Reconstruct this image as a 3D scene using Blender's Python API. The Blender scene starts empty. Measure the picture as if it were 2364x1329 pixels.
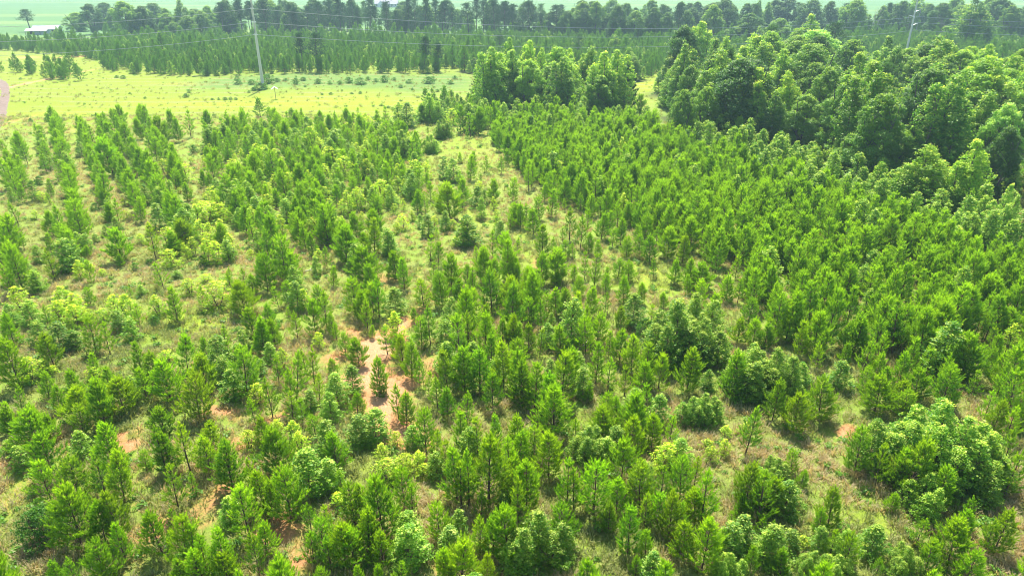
import bpy, math, random
import numpy as np
from mathutils import Vector, Matrix

# ---------------------------------------------------------------- camera, world, sun, exposure
PW, PH, F = 2364.0, 1329.0, 1600.0          # photo size and focal length in photo pixels
CAM_H, PITCH = 22.0, math.radians(24.0)
scene = bpy.context.scene
col = scene.collection
cam_data = bpy.data.cameras.new('camera')
cam_data.sensor_width = 36.0
cam_data.lens = 36.0 * F / PW
cam_data.clip_start, cam_data.clip_end = 0.5, 12000
cam = bpy.data.objects.new('camera', cam_data)
cam.location = (0, 0, CAM_H)
cam.rotation_euler = (math.pi / 2 - PITCH, 0, 0)
col.objects.link(cam)
scene.camera = cam

SUN_EL = math.radians(60)
SUN_AZ = math.radians(-3)                     # clockwise from straight ahead
world = bpy.data.worlds.new("World")
scene.world = world
world.use_nodes = True
wn = world.node_tree
for n in list(wn.nodes):
    wn.nodes.remove(n)
sky = wn.nodes.new('ShaderNodeTexSky')
sky.sky_type = 'NISHITA'
sky.sun_disc = False
sky.sun_elevation = SUN_EL
sky.sun_rotation = SUN_AZ
bg = wn.nodes.new('ShaderNodeBackground')
bg.inputs['Strength'].default_value = 0.12
wo = wn.nodes.new('ShaderNodeOutputWorld')
wn.links.new(sky.outputs[0], bg.inputs[0])
wn.links.new(bg.outputs[0], wo.inputs[0])
sd = bpy.data.lights.new('sun', 'SUN')
sd.energy = 4.9
sd.angle = math.radians(0.6)
sd.color = (1.0, 0.95, 0.86)
sun = bpy.data.objects.new('sun', sd)
sdir = Vector((math.sin(SUN_AZ) * math.cos(SUN_EL), math.cos(SUN_AZ) * math.cos(SUN_EL), math.sin(SUN_EL)))
sun.rotation_euler = sdir.to_track_quat('Z', 'Y').to_euler()
sun.location = (0, 40, 80)
col.objects.link(sun)
scene.view_settings.view_transform = 'Standard'
scene.view_settings.look = 'None'
scene.view_settings.exposure = 1.15
scene.view_settings.gamma = 1.0
scene.render.engine = 'CYCLES'
scene.cycles.max_bounces = 6
scene.cycles.diffuse_bounces = 3
scene.cycles.transmission_bounces = 3
scene.cycles.transparent_max_bounces = 4
scene.cycles.volume_bounces = 0
scene.cycles.use_adaptive_sampling = True
scene.cycles.adaptive_threshold = 0.02
scene.cycles.pixel_filter_type = 'BLACKMAN_HARRIS'
scene.cycles.filter_width = 1.05
scene.cycles.caustics_reflective = False
scene.cycles.caustics_refractive = False

random.seed(7)
rng = np.random.default_rng(11)

# ---------------------------------------------------------------- helpers
def gp(px, py):
    """the ground point under a photo pixel"""
    a = PITCH + math.atan((py - PH / 2) / F)
    Y = CAM_H / math.tan(a)
    dep = Y * math.cos(PITCH) + CAM_H * math.sin(PITCH)
    return Vector(((px - PW / 2) / F * dep, Y, 0.0))

def height_at(Y, py):
    """height of something at distance Y whose tip is at photo row py"""
    return CAM_H - Y * math.tan(PITCH + math.atan((py - PH / 2) / F))

def depth(X, Y, Z=0.0):
    return Y * math.cos(PITCH) + (CAM_H - Z) * math.sin(PITCH)

def tag(o, label=None, cat=None, group=None, kind=None):
    if label: o['label'] = label
    if cat: o['category'] = cat
    if group: o['group'] = group
    if kind: o['kind'] = kind
    return o

def mesh_np(name, V, faces, mats, mat_idx=None, attrs=None, smooth=False):
    """faces: list of int arrays (n,3) or (n,4); mat_idx: material number per array"""
    me = bpy.data.meshes.new(name)
    V = np.asarray(V, np.float32)
    me.vertices.add(len(V))
    me.vertices.foreach_set('co', V.ravel())
    nl = sum(f.size for f in faces)
    nf = sum(len(f) for f in faces)
    me.loops.add(nl)
    me.loops.foreach_set('vertex_index', np.concatenate([f.ravel() for f in faces]).astype(np.int32))
    me.polygons.add(nf)
    tot = np.concatenate([np.full(len(f), f.shape[1]) for f in faces]).astype(np.int32)
    st = np.concatenate([[0], np.cumsum(tot)[:-1]]).astype(np.int32)
    me.polygons.foreach_set('loop_start', st)
    me.polygons.foreach_set('loop_total', tot)
    for m in mats:
        me.materials.append(m)
    if mat_idx is not None:
        me.polygons.foreach_set('material_index', np.concatenate([np.full(len(f), k) for f, k in zip(faces, mat_idx)]).astype(np.int32))
    if smooth:
        me.polygons.foreach_set('use_smooth', np.ones(nf, bool))
    for k, v in (attrs or {}).items():
        a = me.attributes.new(k, 'FLOAT', 'POINT')
        a.data.foreach_set('value', np.asarray(v, np.float32))
    me.update()
    me.validate()
    return me

class MB:
    """collects boxes, tubes and free faces and links them as one mesh"""
    def __init__(s):
        s.v, s.f, s.m = [], [], []
    def add(s, vs, fs, m=0):
        o = len(s.v)
        s.v += [tuple(v) for v in vs]
        s.f += [tuple(i + o for i in f) for f in fs]
        s.m += [m] * len(fs)
    def box(s, c, size, rz=0, m=0, top=1.0):
        cx, cy, cz = c; w, d, h = [a / 2 for a in size]
        R = Matrix.Rotation(rz, 3, 'Z')
        vs = []
        for z, k in ((-h, 1), (h, top)):
            for x, y in ((-w, -d), (w, -d), (w, d), (-w, d)):
                p = R @ Vector((x * k, y * k, 0)); vs.append((cx + p.x, cy + p.y, cz + z))
        s.add(vs, [(3, 2, 1, 0), (4, 5, 6, 7), (0, 1, 5, 4), (1, 2, 6, 5), (2, 3, 7, 6), (3, 0, 4, 7)], m)
    def tube(s, pts, rad, n=8, m=0, cap=True):
        pts = [Vector(p) for p in pts]
        rings = []
        for i, p in enumerate(pts):
            d = (pts[min(i + 1, len(pts) - 1)] - pts[max(i - 1, 0)]).normalized()
            a = d.orthogonal().normalized() if abs(d.z) > .95 else d.cross(Vector((0, 0, 1))).normalized()
            b = d.cross(a)
            r = rad[i] if hasattr(rad, '__len__') else rad
            rings.append([p + (a * math.cos(t) + b * math.sin(t)) * r for t in (2 * math.pi * k / n for k in range(n))])
        vs = [v for r in rings for v in r]
        fs = []
        for i in range(len(pts) - 1):
            for k in range(n):
                fs.append((i * n + k, i * n + (k + 1) % n, (i + 1) * n + (k + 1) % n, (i + 1) * n + k))
        if cap:
            fs.append(tuple(range(n - 1, -1, -1)))
            fs.append(tuple((len(pts) - 1) * n + k for k in range(n)))
        s.add(vs, fs, m)
    def mesh(s, name, mats):
        me = bpy.data.meshes.new(name)
        me.from_pydata(s.v, [], s.f)
        for mm in (mats if isinstance(mats, (list, tuple)) else [mats]):
            me.materials.append(mm)
        me.polygons.foreach_set('material_index', s.m)
        me.update()
        return me
    def build(s, name, mats, parent=None, loc=None):
        o = bpy.data.objects.new(name, s.mesh(name, mats))
        col.objects.link(o)
        if parent: o.parent = parent
        if loc is not None: o.location = loc
        return o

def empty(name, loc, rz=0.0, scl=(1, 1, 1)):
    o = bpy.data.objects.new(name, None)
    o.empty_display_size = 0.5
    o.location = loc
    o.rotation_euler = (0, 0, rz)
    o.scale = scl
    col.objects.link(o)
    return o

# ---------------------------------------------------------------- materials
def newmat(name):
    m = bpy.data.materials.new(name)
    m.use_nodes = True
    nt = m.node_tree
    for n in list(nt.nodes):
        nt.nodes.remove(n)
    return m, nt, nt.nodes, nt.links

def N(nodes, t, **kw):
    n = nodes.new(t)
    for k, v in kw.items():
        setattr(n, k, v)
    return n

def mixc(nt, a, b, fac, blend='MIX'):
    n = nt.nodes.new('ShaderNodeMix')
    n.data_type = 'RGBA'
    n.blend_type = blend
    for i, v in ((0, fac), (6, a), (7, b)):
        if isinstance(v, bpy.types.NodeSocket):
            nt.links.new(v, n.inputs[i])
        else:
            n.inputs[i].default_value = v if not isinstance(v, tuple) else (*v, 1)
    return n.outputs[2]

def ramp(nt, src, p0, p1, c0=(0, 0, 0), c1=(1, 1, 1)):
    r = nt.nodes.new('ShaderNodeValToRGB')
    r.color_ramp.elements[0].position = p0
    r.color_ramp.elements[1].position = p1
    r.color_ramp.elements[0].color = (*c0, 1)
    r.color_ramp.elements[1].color = (*c1, 1)
    nt.links.new(src, r.inputs[0])
    return r.outputs[0]

def math_n(nt, op, a, b=None):
    n = nt.nodes.new('ShaderNodeMath')
    n.operation = op
    for i, v in ((0, a), (1, b)):
        if v is None: continue
        if isinstance(v, bpy.types.NodeSocket): nt.links.new(v, n.inputs[i])
        else: n.inputs[i].default_value = v
    return n.outputs[0]

def foliage(name, c0, c1, young, trans=0.42, rough=0.5, spec=0.35, tgain=1.5):
    """leaf material: c0..c1 differs from tree to tree and leaf to leaf, young is the colour of new growth"""
    m, nt, nd, lk = newmat(name)
    oi = N(nd, 'ShaderNodeObjectInfo')
    va = N(nd, 'ShaderNodeAttribute', attribute_name='var')
    ag = N(nd, 'ShaderNodeAttribute', attribute_name='age')
    f = math_n(nt, 'ADD', math_n(nt, 'MULTIPLY', oi.outputs['Random'], 0.7), math_n(nt, 'MULTIPLY', va.outputs['Fac'], 0.3))
    base = mixc(nt, c0, c1, f)
    c = mixc(nt, base, young, ag.outputs['Fac'])
    c = mixc(nt, c, (.20, .13, .05), math_n(nt, 'MULTIPLY', ramp(nt, va.outputs['Fac'], .05, .14, (1, 1, 1), (0, 0, 0)), .6))
    c = mixc(nt, c, oi.outputs['Color'], 1.0, 'MULTIPLY')
    p = N(nd, 'ShaderNodeBsdfPrincipled')
    p.inputs['Roughness'].default_value = rough
    p.inputs['Specular IOR Level'].default_value = spec
    lk.new(c, p.inputs['Base Color'])
    t = N(nd, 'ShaderNodeBsdfTranslucent')
    tc = mixc(nt, c, (tgain * 1.08, tgain * 1.0, tgain * 0.55), 1.0, 'MULTIPLY')
    lk.new(tc, t.inputs['Color'])
    ms = N(nd, 'ShaderNodeMixShader')
    ms.inputs[0].default_value = trans
    lk.new(p.outputs[0], ms.inputs[1]); lk.new(t.outputs[0], ms.inputs[2])
    o = N(nd, 'ShaderNodeOutputMaterial')
    lk.new(ms.outputs[0], o.inputs[0])
    return m

def plain(name, c0, c1, scale=4.0, rough=0.8, metal=0.0, bump=0.3, stretch=(1, 1, 1)):
    m, nt, nd, lk = newmat(name)
    tc = N(nd, 'ShaderNodeTexCoord')
    mp = N(nd, 'ShaderNodeMapping')
    mp.inputs['Scale'].default_value = stretch
    lk.new(tc.outputs['Object'], mp.inputs[0])
    no = N(nd, 'ShaderNodeTexNoise')
    no.inputs['Scale'].default_value = scale
    no.inputs['Detail'].default_value = 6
    lk.new(mp.outputs[0], no.inputs['Vector'])
    c = ramp(nt, no.outputs['Fac'], .3, .7, c0, c1)
    p = N(nd, 'ShaderNodeBsdfPrincipled')
    p.inputs['Roughness'].default_value = rough
    p.inputs['Metallic'].default_value = metal
    lk.new(c, p.inputs['Base Color'])
    b = N(nd, 'ShaderNodeBump')
    b.inputs['Strength'].default_value = bump
    b.inputs['Distance'].default_value = 0.02
    lk.new(no.outputs['Fac'], b.inputs['Height'])
    lk.new(b.outputs[0], p.inputs['Normal'])
    o = N(nd, 'ShaderNodeOutputMaterial')
    lk.new(p.outputs[0], o.inputs[0])
    return m

M_PINE = foliage('pine_needles', (0.076, 0.235, 0.014), (0.225, 0.405, 0.014), (0.54, 0.80, 0.03), trans=.50, tgain=1.75)
M_PINE2 = foliage('haze_darkened_pine_needles', (0.058, 0.195, 0.022), (0.140, 0.310, 0.030), (0.24, 0.42, 0.04), trans=.42)  # far pines: the dimming by haze and distance is put into the needle colour
M_GUM = foliage('gum_leaves', (0.100, 0.270, 0.020), (0.220, 0.400, 0.026), (0.68, 0.76, 0.13), trans=.50, tgain=1.7)
M_YEL = foliage('yellow_gum_leaves', (0.21, 0.42, 0.014), (0.36, 0.54, 0.018), (0.86, 0.84, 0.07), trans=.52, tgain=1.6)
M_OAK = foliage('oak_leaves', (0.085, 0.215, 0.024), (0.185, 0.345, 0.034), (0.48, 0.62, 0.09), trans=.48, tgain=1.65)
M_LOB = foliage('tall_pine_needles', (0.035, 0.110, 0.024), (0.065, 0.165, 0.034), (0.12, 0.23, 0.05), trans=.34)
M_BUSH = foliage('bush_leaves', (0.065, 0.190, 0.018), (0.110, 0.260, 0.024), (0.22, 0.42, 0.04), trans=.45)
M_GRASS = foliage('grass_blades', (0.16, 0.24, 0.05), (0.25, 0.33, 0.07), (0.50, 0.41, 0.24), trans=.35, rough=.7, spec=.15)
M_BARK = plain('young_bark', (0.06, 0.035, 0.022), (0.15, 0.10, 0.07), 14, .9, 0, .5, (1, 1, .3))
M_BARK2 = plain('grey_bark', (0.07, 0.06, 0.05), (0.17, 0.15, 0.13), 6, .9, 0, .6, (1, 1, .3))
M_DEAD = plain('dead_wood', (0.20, 0.18, 0.16), (0.34, 0.31, 0.28), 8, .85, 0, .4, (1, 1, .3))
HAZE = 0.00042
# ---------------------------------------------------------------- survey of the stand
# read off the photograph tile by tile: kind, tip x, tip y, apparent height; (x0, y0, scale) gives photo pixels
# p slim pine, P bushy pine, g gum sapling, G wide gum clump, y yellow sapling, b low dark bush
SURVEY = [
(0,960,3.602,"""P 200 -20 380;p 400 -20 230;P 320 170 420;P 330 390 400;P 560 370 390;p 50 -60 220;g 40 200 150;g 120 250 240;p 840 80 400;
g 640 120 240;p 780 330 380;p 930 330 420;p 980 220 330;p 1300 120 400;p 1350 150 330;p 1500 90 400;P 1330 -60 260;p 1720 60 300;
p 1700 170 330;p 1860 220 430;p 1880 340 320;p 1400 420 380;p 1570 480 210;p 1430 780 170;P 530 620 560;p 650 660 300;p 780 720 380;
p 900 650 420;p 960 900 320;b 280 780 440;p 1260 790 400;P 1480 900 500;p 1560 940 380;p 1660 1010 380;p 1800 970 400;P 780 1050 400;
p 430 1200 250;p 830 1230 200;p 1600 1100 350;p 1850 1140 300;p 2070 370 380;P 2000 620 500;g 1890 680 260;p 2090 980 400;y 2060 130 170;p 1180 300 180;p 1480 1200 260;p 560 1180 300"""),
(590,960,3.602,"""p 30 0 250;p 15 480 350;y 160 30 150;y 300 50 180;y 350 130 200;y 340 400 150;y 240 210 110;P 130 130 440;P 230 450 520;g 400 290 440;
g 580 40 380;p 640 130 330;g 590 360 300;p 700 460 230;p 480 0 180;g 850 0 290;g 920 110 180;g 980 -60 300;y 1050 230 130;y 1170 130 150;
y 1090 360 210;y 1160 430 150;y 1230 320 180;p 1220 440 330;p 1290 580 260;p 90 560 320;p 430 740 250;p 570 760 260;p 520 870 320;
p 790 560 370;p 840 590 320;y 680 640 140;P 700 900 420;p 900 790 400;p 590 1020 300;p 450 1000 270;p 1030 950 330;P 790 960 380;
p 240 1210 220;p 540 1250 200;p 860 1250 200;p 1010 1260 180;p 1190 1220 200;g 1260 790 280;g 1270 900 370;y 1350 290 190;y 1400 400 130;
p 1400 -20 360;p 1490 120 300;p 1570 220 280;g 1300 80 220;g 1500 300 240;p 1660 290 440;p 1760 300 500;p 1700 410 380;p 1835 40 380;
g 1760 100 320;p 1930 200 590;p 2000 10 300;p 2110 190 400;p 2140 350 300;p 1870 640 240;p 1530 740 330;g 1690 780 260;g 1600 920 300;
p 1860 850 330;p 1970 830 330;P 2100 790 500;g 2070 640 200;P 1700 1050 450;p 1560 1120 300;p 1940 1150 300;y 1870 1040 140;g 2130 1050 280;p 40 900 300;p 140 1230 200"""),
(1180,960,3.602,"""p 70 0 330;p 190 90 300;p 320 150 390;p 30 300 300;p 130 410 420;p 60 420 380;p 70 560 480;p 5 460 300;p 470 400 440;p 540 440 380;
p 710 390 460;p 450 740 360;G 250 790 470;g 60 1050 330;p 20 880 300;G 640 80 340;g 800 170 250;g 880 80 250;p 540 20 260;p 760 -50 300;
p 850 0 200;p 1030 10 380;p 1190 0 300;p 1340 0 250;P 940 200 440;p 900 510 300;p 830 710 280;g 1110 360 280;p 1100 400 380;y 1320 230 260;
p 1270 420 340;g 1430 180 300;p 1450 350 380;p 1550 330 280;P 1240 640 320;p 1130 640 300;p 1350 640 400;p 1420 710 300;p 1000 770 400;
p 1140 950 260;p 1470 880 330;p 1640 450 480;P 1560 600 330;p 1640 880 440;p 1760 930 250;g 1190 1120 260;p 1050 1150 200;y 1670 240 140;
y 1790 180 160;y 1640 200 80;y 1790 90 80;y 1960 40 140;p 2010 380 420;g 2080 420 330;p 1930 640 230;p 1860 780 180;p 2120 480 450;
g 1950 820 300;g 1860 880 330;G 1840 1130 250;g 2130 950 320;p 2020 1090 240;p 2100 830 200"""),
(1764,960,3.602,"""p 840 90 400;g 960 20 450;G 1270 20 500;G 1500 -100 600;G 1720 20 620;G 1880 150 500;p 1010 240 360;P 1300 210 550;p 1180 280 360;
G 1380 480 360;p 1530 450 360;p 1080 640 160;G 130 340 200;p 260 290 200;p 330 430 160;P 90 490 350;g 200 520 300;p 610 590 360;
p 510 760 240;p 60 840 200;g 500 900 260;g 90 900 350;g 240 930 220;p 590 950 240;g 690 940 300;p 740 950 340;g 950 900 300;y 340 1000 110;
p 1330 850 250;G 640 1150 200;G 420 1110 240;p 180 1100 240;G 1220 1090 260;p 970 1180 170;p 1420 1040 300;p 1740 690 260;p 1700 790 260;
P 1640 900 420;p 2040 780 380;p 1930 880 300;g 1930 520 300;p 2090 130 420;p 2100 -80 300;p 1980 -120 280;p 2130 300 400"""),
(0,640,3.602,"""g 280 0 140;y 130 80 250;g 230 200 230;g 60 230 200;p 40 310 290;p 40 520 430;y 490 80 220;y 600 130 260;y 470 190 200;p 350 240 180;
p 720 90 170;y 600 230 200;y 720 260 120;y 840 260 140;g 280 360 230;g 460 370 270;p 370 470 300;g 600 440 180;p 720 350 310;p 850 390 270;
y 930 150 200;p 1070 80 90;g 1160 60 100;y 1040 150 250;g 1060 330 220;p 1120 230 200;g 960 280 190;y 1280 150 200;b 1270 330 110;
p 1420 110 280;y 1560 10 150;p 1660 70 200;y 1780 30 250;y 1700 -30 80;P 1990 50 300;p 1900 -40 200;p 2080 -20 180;y 210 680 230;
y 340 680 150;y 430 750 80;p 750 650 200;y 770 750 130;p 860 760 190;p 590 770 230;p 340 800 230;p 440 890 230;P 600 920 330;p 800 950 250;
P 960 840 330;p 1120 570 320;p 1230 640 300;P 1340 690 400;y 1370 610 120;g 1060 820 200;P 1500 500 340;p 1690 500 200;P 1670 650 340;
P 1580 800 440;p 1850 400 200;p 1890 540 220;g 1780 480 330;g 2000 430 220;g 1960 540 200;g 1830 640 260;g 1900 770 270;p 1980 600 420;
g 2060 680 250;p 2080 260 300;p 2150 350 300;p 2090 1010 230;y 2130 880 200;p 30 1060 250;p 620 1070 260;p 250 1060 300"""),
(590,640,3.602,"""p 170 80 190;p 250 40 200;g 320 30 270;y 400 100 200;p 530 70 200;p 90 230 290;p 320 290 230;P 470 200 330;p 560 130 320;p 630 300 200;
p 270 250 120;p 20 330 320;p 130 330 250;y 520 450 150;p 400 600 250;p 450 590 330;p 660 370 170;p 730 470 190;P 840 520 250;p 800 10 310;
p 1000 20 340;P 960 60 290;g 1150 80 270;p 910 180 270;p 860 120 260;y 1150 280 240;p 960 400 110;g 100 530 200;y 210 580 200;p 160 650 250;
g 20 670 170;p 90 840 350;p 260 780 350;p 280 960 260;p 370 1020 220;g 660 790 320;g 790 730 260;p 640 670 150;g 430 930 200;g 600 960 280;
p 500 800 250;p 1080 410 240;p 1150 470 190;p 1210 470 270;p 1280 540 320;p 1350 680 260;p 1010 680 310;b 1050 900 110;p 1320 250 130;
p 1370 340 260;p 1440 260 320;p 1390 30 240;g 1500 40 100;g 1620 170 230;g 1590 350 240;p 1690 20 230;p 1800 -40 150;P 1820 110 270;
p 1760 300 280;p 1680 330 200;p 1900 220 230;g 1930 350 150;p 2000 -40 260;P 2100 0 300;p 2140 310 250;p 2050 340 200;p 1590 620 390;
g 1580 540 300;P 1730 600 420;p 1860 600 380;g 1800 540 250;p 1960 480 300;g 2000 650 240;p 2060 560 380;P 1970 830 320;p 1430 790 210;
p 1500 830 280;p 1590 920 260;p 1240 970 280;p 1170 920 280;p 1750 970 300;p 830 950 220"""),
(1180,640,3.602,"""P 50 60 270;p 380 -60 160;p 700 -50 120;p 790 -30 160;p 950 -10 240;p 1090 50 170;g 1030 130 300;p 790 120 180;p 740 220 80;
p 270 140 210;p 380 90 240;p 450 100 280;p 550 130 310;p 160 170 230;p 250 200 270;g 340 290 150;p 640 250 300;P 730 290 300;p 930 240 230;
p 1280 120 140;p 1180 230 230;G 1420 200 540;G 1540 130 420;G 1630 330 400;b 1130 340 220;p 1270 430 260;P 1700 140 260;p 1600 20 240;
p 1910 10 210;p 1480 -20 160;P 1820 -20 250;p 2100 -20 240;p 2000 170 240;p 1910 330 230;p 2050 330 250;p 2140 380 220;p 10 310 200;
p 50 390 190;p 150 400 240;g 300 380 220;p 240 450 230;p 420 400 260;p 480 520 160;P 50 530 270;p 90 720 380;p 200 760 380;p 340 820 400;
P 430 650 450;g 560 620 220;g 600 760 270;g 330 690 200;p 720 580 330;p 820 470 220;p 920 450 280;p 1020 500 320;p 1130 570 340;
p 820 690 280;p 960 750 250;P 1250 650 350;p 650 880 180;P 760 1060 270;p 800 960 250;p 890 1000 260;g 1040 920 250;p 1140 890 260;
g 1240 970 290;p 1500 590 390;g 1650 760 200;G 1630 950 280;g 1440 1030 200;y 1330 690 80;p 1900 620 400;G 2020 570 430;b 1680 620 110"""),
(1764,640,3.602,"""G 150 590 420;g 330 700 240;g 650 690 260;p 130 850 350;P 290 950 370;P 520 830 410;p 870 740 220;P 990 830 330;P 1210 920 280;
P 1320 760 300;p 310 60 200;p 620 60 220;p 1240 20 200;p 1350 50 200;p 200 230 200;p 60 340 230;p 340 370 300;p 500 460 260;p 480 540 240;
p 700 380 220;p 880 490 220;p 1160 230 200;p 1330 330 260;p 1700 250 320;p 1820 260 260;p 1930 420 230;p 1380 580 220;p 980 620 240;p 1190 630 260;
p 1560 720 240;p 1780 780 230;p 1990 800 240;p 1900 960 260;p 2100 860 260;p 700 540 200;p 1070 740 220;P 1150 850 260;p 1450 440 240;p 560 250 240;p 860 300 220"""),
(0,400,3.94,"""p 170 -40 200;p 130 60 180;P 160 120 170;g 270 70 200;b 340 30 90;p 430 70 150;p 430 180 120;p 510 -20 120;y 360 170 100;
p 110 270 200;p 90 130 110;y 310 340 90;P 430 360 230;P 80 450 260;p 180 550 150;p 30 640 240;p 420 570 190;g 530 600 330;p 420 700 290;
g 320 650 180;p 90 750 180;g 220 780 190;g 300 880 220;p 640 -30 150;p 660 60 120;p 690 150 170;p 700 250 170;b 620 350 60;p 710 300 200;
p 720 420 150;p 800 370 160;p 850 -20 120;p 890 70 120;P 930 150 180;b 850 270 80;p 980 220 170;P 970 290 180;g 1040 400 120;p 1110 20 190;
g 1300 110 190;y 1290 20 90;p 1390 20 130;P 1430 120 160;y 1480 70 120;p 1180 170 140;p 1240 240 210;y 1110 230 80;y 1130 340 90;
g 950 480 100;g 860 550 90;g 690 540 200;g 770 550 190;p 760 660 120;P 1050 530 300;p 1070 730 130;b 1220 810 90;y 1270 550 100;
p 1350 480 310;y 1350 450 120;g 1410 280 250;p 1500 240 230;g 1640 250 170;p 1600 0 150;p 1680 100 160;y 1630 130 60;y 1510 500 240;
P 1620 440 280;y 1530 690 170;y 1740 590 180;y 1770 300 200;y 1850 260 220;y 1930 300 150;y 2000 280 160;y 1800 430 200;y 1890 460 200;
y 1990 430 230;y 1850 600 250;y 1940 620 220;y 2080 560 200;b 1830 750 110;y 2090 640 140;p 1980 470 200;g 2130 120 270;g 1960 50 170;
p 1890 10 150;p 1830 -20 150;y 2200 70 100;p 2290 10 180;y 1860 180 70;g 2160 320 190;y 2290 480 110;y 2270 690 80;g 2320 220 230;
p 1440 820 240;p 2060 860 180;p 2200 860 200;p 2340 730 230;P 780 800 220;y 700 790 180;y 830 830 60;y 920 880 60;g 1600 890 70"""),
(590,400,3.94,"""p 40 330 250;p 150 570 130;p 240 640 230;p 300 710 240;g 210 680 180;y 60 620 120;y 100 200 220;g 260 240 220;g 120 300 180;
y 170 20 170;p 170 150 170;p 370 160 180;p 430 230 190;p 330 370 220;p 380 420 240;p 430 480 230;p 500 560 200;y 510 410 160;y 160 440 60;
y 400 90 110;y 470 90 120;y 540 60 170;y 630 130 180;y 510 230 170;y 600 280 130;y 670 230 130;p 580 100 170;p 720 150 110;g 730 50 160;
g 790 80 160;p 870 30 140;p 930 -20 160;y 900 150 130;p 860 220 130;g 990 130 130;y 1140 60 180;y 1090 150 150;p 1110 220 160;y 970 200 150;
y 780 240 130;P 620 360 300;y 690 380 100;y 740 400 130;P 800 500 360;g 880 560 250;P 900 370 230;y 960 350 120;y 780 390 110;P 1090 340 250;
p 1060 440 300;P 990 550 180;y 870 420 90;y 560 690 120;g 540 760 180;p 630 670 210;p 690 850 190;P 980 690 340;g 1190 510 260;
g 1220 580 180;y 1280 440 110;P 1260 720 280;p 1340 780 290;p 1200 860 120;y 1260 170 120;y 1290 30 150;y 1350 60 150;y 1450 90 60;
p 1460 170 200;p 1540 190 200;P 1590 90 170;p 1560 0 110;y 1260 280 110;y 1330 370 150;y 1420 340 100;g 1490 370 130;g 1560 380 210;
y 1620 390 110;P 1760 120 320;p 1880 170 170;p 1850 -20 130;g 1720 350 190;y 1790 420 100;p 1870 30 120;g 2010 120 200;g 2080 150 150;
P 2160 70 210;p 2040 0 110;p 2340 60 200;p 2350 280 200;g 1930 400 280;y 1900 450 220;y 1820 580 90;p 1650 510 120;p 1580 580 230;
P 1650 640 220;p 1600 820 220;p 1820 810 170;p 2010 670 230;p 2070 740 210;p 1960 870 240;p 2150 550 250;P 2280 560 320;y 2200 330 100;
g 2220 440 200;p 2310 370 150;P 60 740 380;p 2190 790 240"""),
(1180,400,3.94,"""p 20 280 200;p 90 290 220;p 210 330 230;p 150 290 210;p 260 230 200;p 370 160 240;p 300 90 170;p 450 120 150;p 490 230 110;
p 540 330 280;p 640 410 290;p 700 330 220;p 700 150 170;p 710 560 180;p 290 500 290;p 380 590 130;P 420 690 330;p 560 640 150;p 500 620 160;
p 470 500 130;p 680 730 240;p 770 740 290;p 580 830 150;p 800 620 160;p 50 600 180;p 830 370 240;p 820 230 160;p 930 500 190;p 1010 430 230;
p 900 350 180;P 1060 580 200;p 1180 570 200;p 1140 480 180;p 1280 560 260;P 1230 380 260;p 1330 500 180;P 1450 520 280;p 1580 570 270;
p 980 770 190;P 1080 780 220;p 1310 780 180;p 1510 780 240;p 870 870 180;p 1650 770 260;P 1740 820 270;p 1780 640 170;p 1890 640 310;
p 2070 730 250;p 2240 730 250;P 1940 270 360;p 1750 400 260;p 1640 320 330;p 2130 500 230;P 620 920 230;p 40 820 200;P 160 860 290;
p 250 880 220;p 1030 120 200;p 1400 60 220;p 2010 60 240;p 2200 180 240"""),
(0,200,3.3229,"""p 10 410 110;p 140 360 140;p 170 440 160;p 130 540 140;p 150 600 150;p 300 310 130;p 310 370 130;p 340 430 150;p 320 510 160;
b 230 240 35;b 350 235 40;b 450 230 50;p 400 260 170;p 450 350 170;p 470 430 130;p 510 520 130;p 540 600 120;b 420 530 50;p 610 280 180;
p 690 310 170;p 750 230 190;P 900 155 150;p 860 290 190;p 940 290 220;P 1060 250 160;g 1110 165 100;p 1130 350 180;P 1210 250 220;
p 1300 190 200;p 1340 250 180;p 1430 200 190;g 600 420 120;p 650 480 140;p 700 530 160;P 810 420 280;p 880 500 150;P 1170 410 170;
p 790 360 160;g 980 480 70;g 1010 560 100;p 1060 500 160;p 1110 570 140;P 1570 195 150;p 1710 200 150;P 1850 165 160;P 1980 105 140;
p 2070 170 130;p 2140 230 110;p 2010 250 100;p 2310 180 120;P 1800 240 160;g 1590 330 190;g 1700 330 150;g 1930 350 170;b 1480 450 70;
y 1380 540 40;y 1460 540 60;y 1250 560 140;g 1640 520 110;y 1770 480 90;y 1780 560 170;p 1880 570 150;p 1560 640 130;p 1320 640 160;
y 1420 590 140;g 2040 520 190;g 2260 330 220;p 2180 380 180;g 2140 500 150;y 2220 320 80;y 1960 440 130;p 2080 300 120"""),
(700,200,3.3229,"""p 120 190 120;P 190 230 150;P 330 180 140;P 380 210 110;p 470 210 100;p 560 220 80;p 620 210 80;g 730 130 180;g 790 130 190;
g 900 140 140;G 960 60 220;g 1180 60 110;g 1060 110 150;y 1140 170 130;P 1200 170 200;g 1270 140 220;g 1390 100 180;p 1280 220 170;
P 1340 180 200;G 1070 250 150;p 955 310 60;p 1250 340 70;G 980 370 140;y 60 320 220;g 240 330 200;g 640 370 200;G 760 340 210;y 400 440 150;
y 300 540 180;p 1290 500 130;g 1150 560 180;g 1070 560 150;p 1280 540 180;p 1400 540 120;p 1520 540 130;p 1570 480 120;p 1200 510 80;
y 850 570 200;y 120 400 160;p 100 470 160;y 200 470 160;p 330 330 160;p 430 300 160;p 520 310 150;p 560 420 150;y 480 420 150;p 250 230 110;p 420 170 110;
p 30 560 150;y 160 600 150;p 380 520 160;y 480 560 150;p 560 560 150;p 650 520 150;y 720 600 150;p 760 560 140;p 880 440 100;y 600 300 130;g 560 280 140"""),
]
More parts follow.
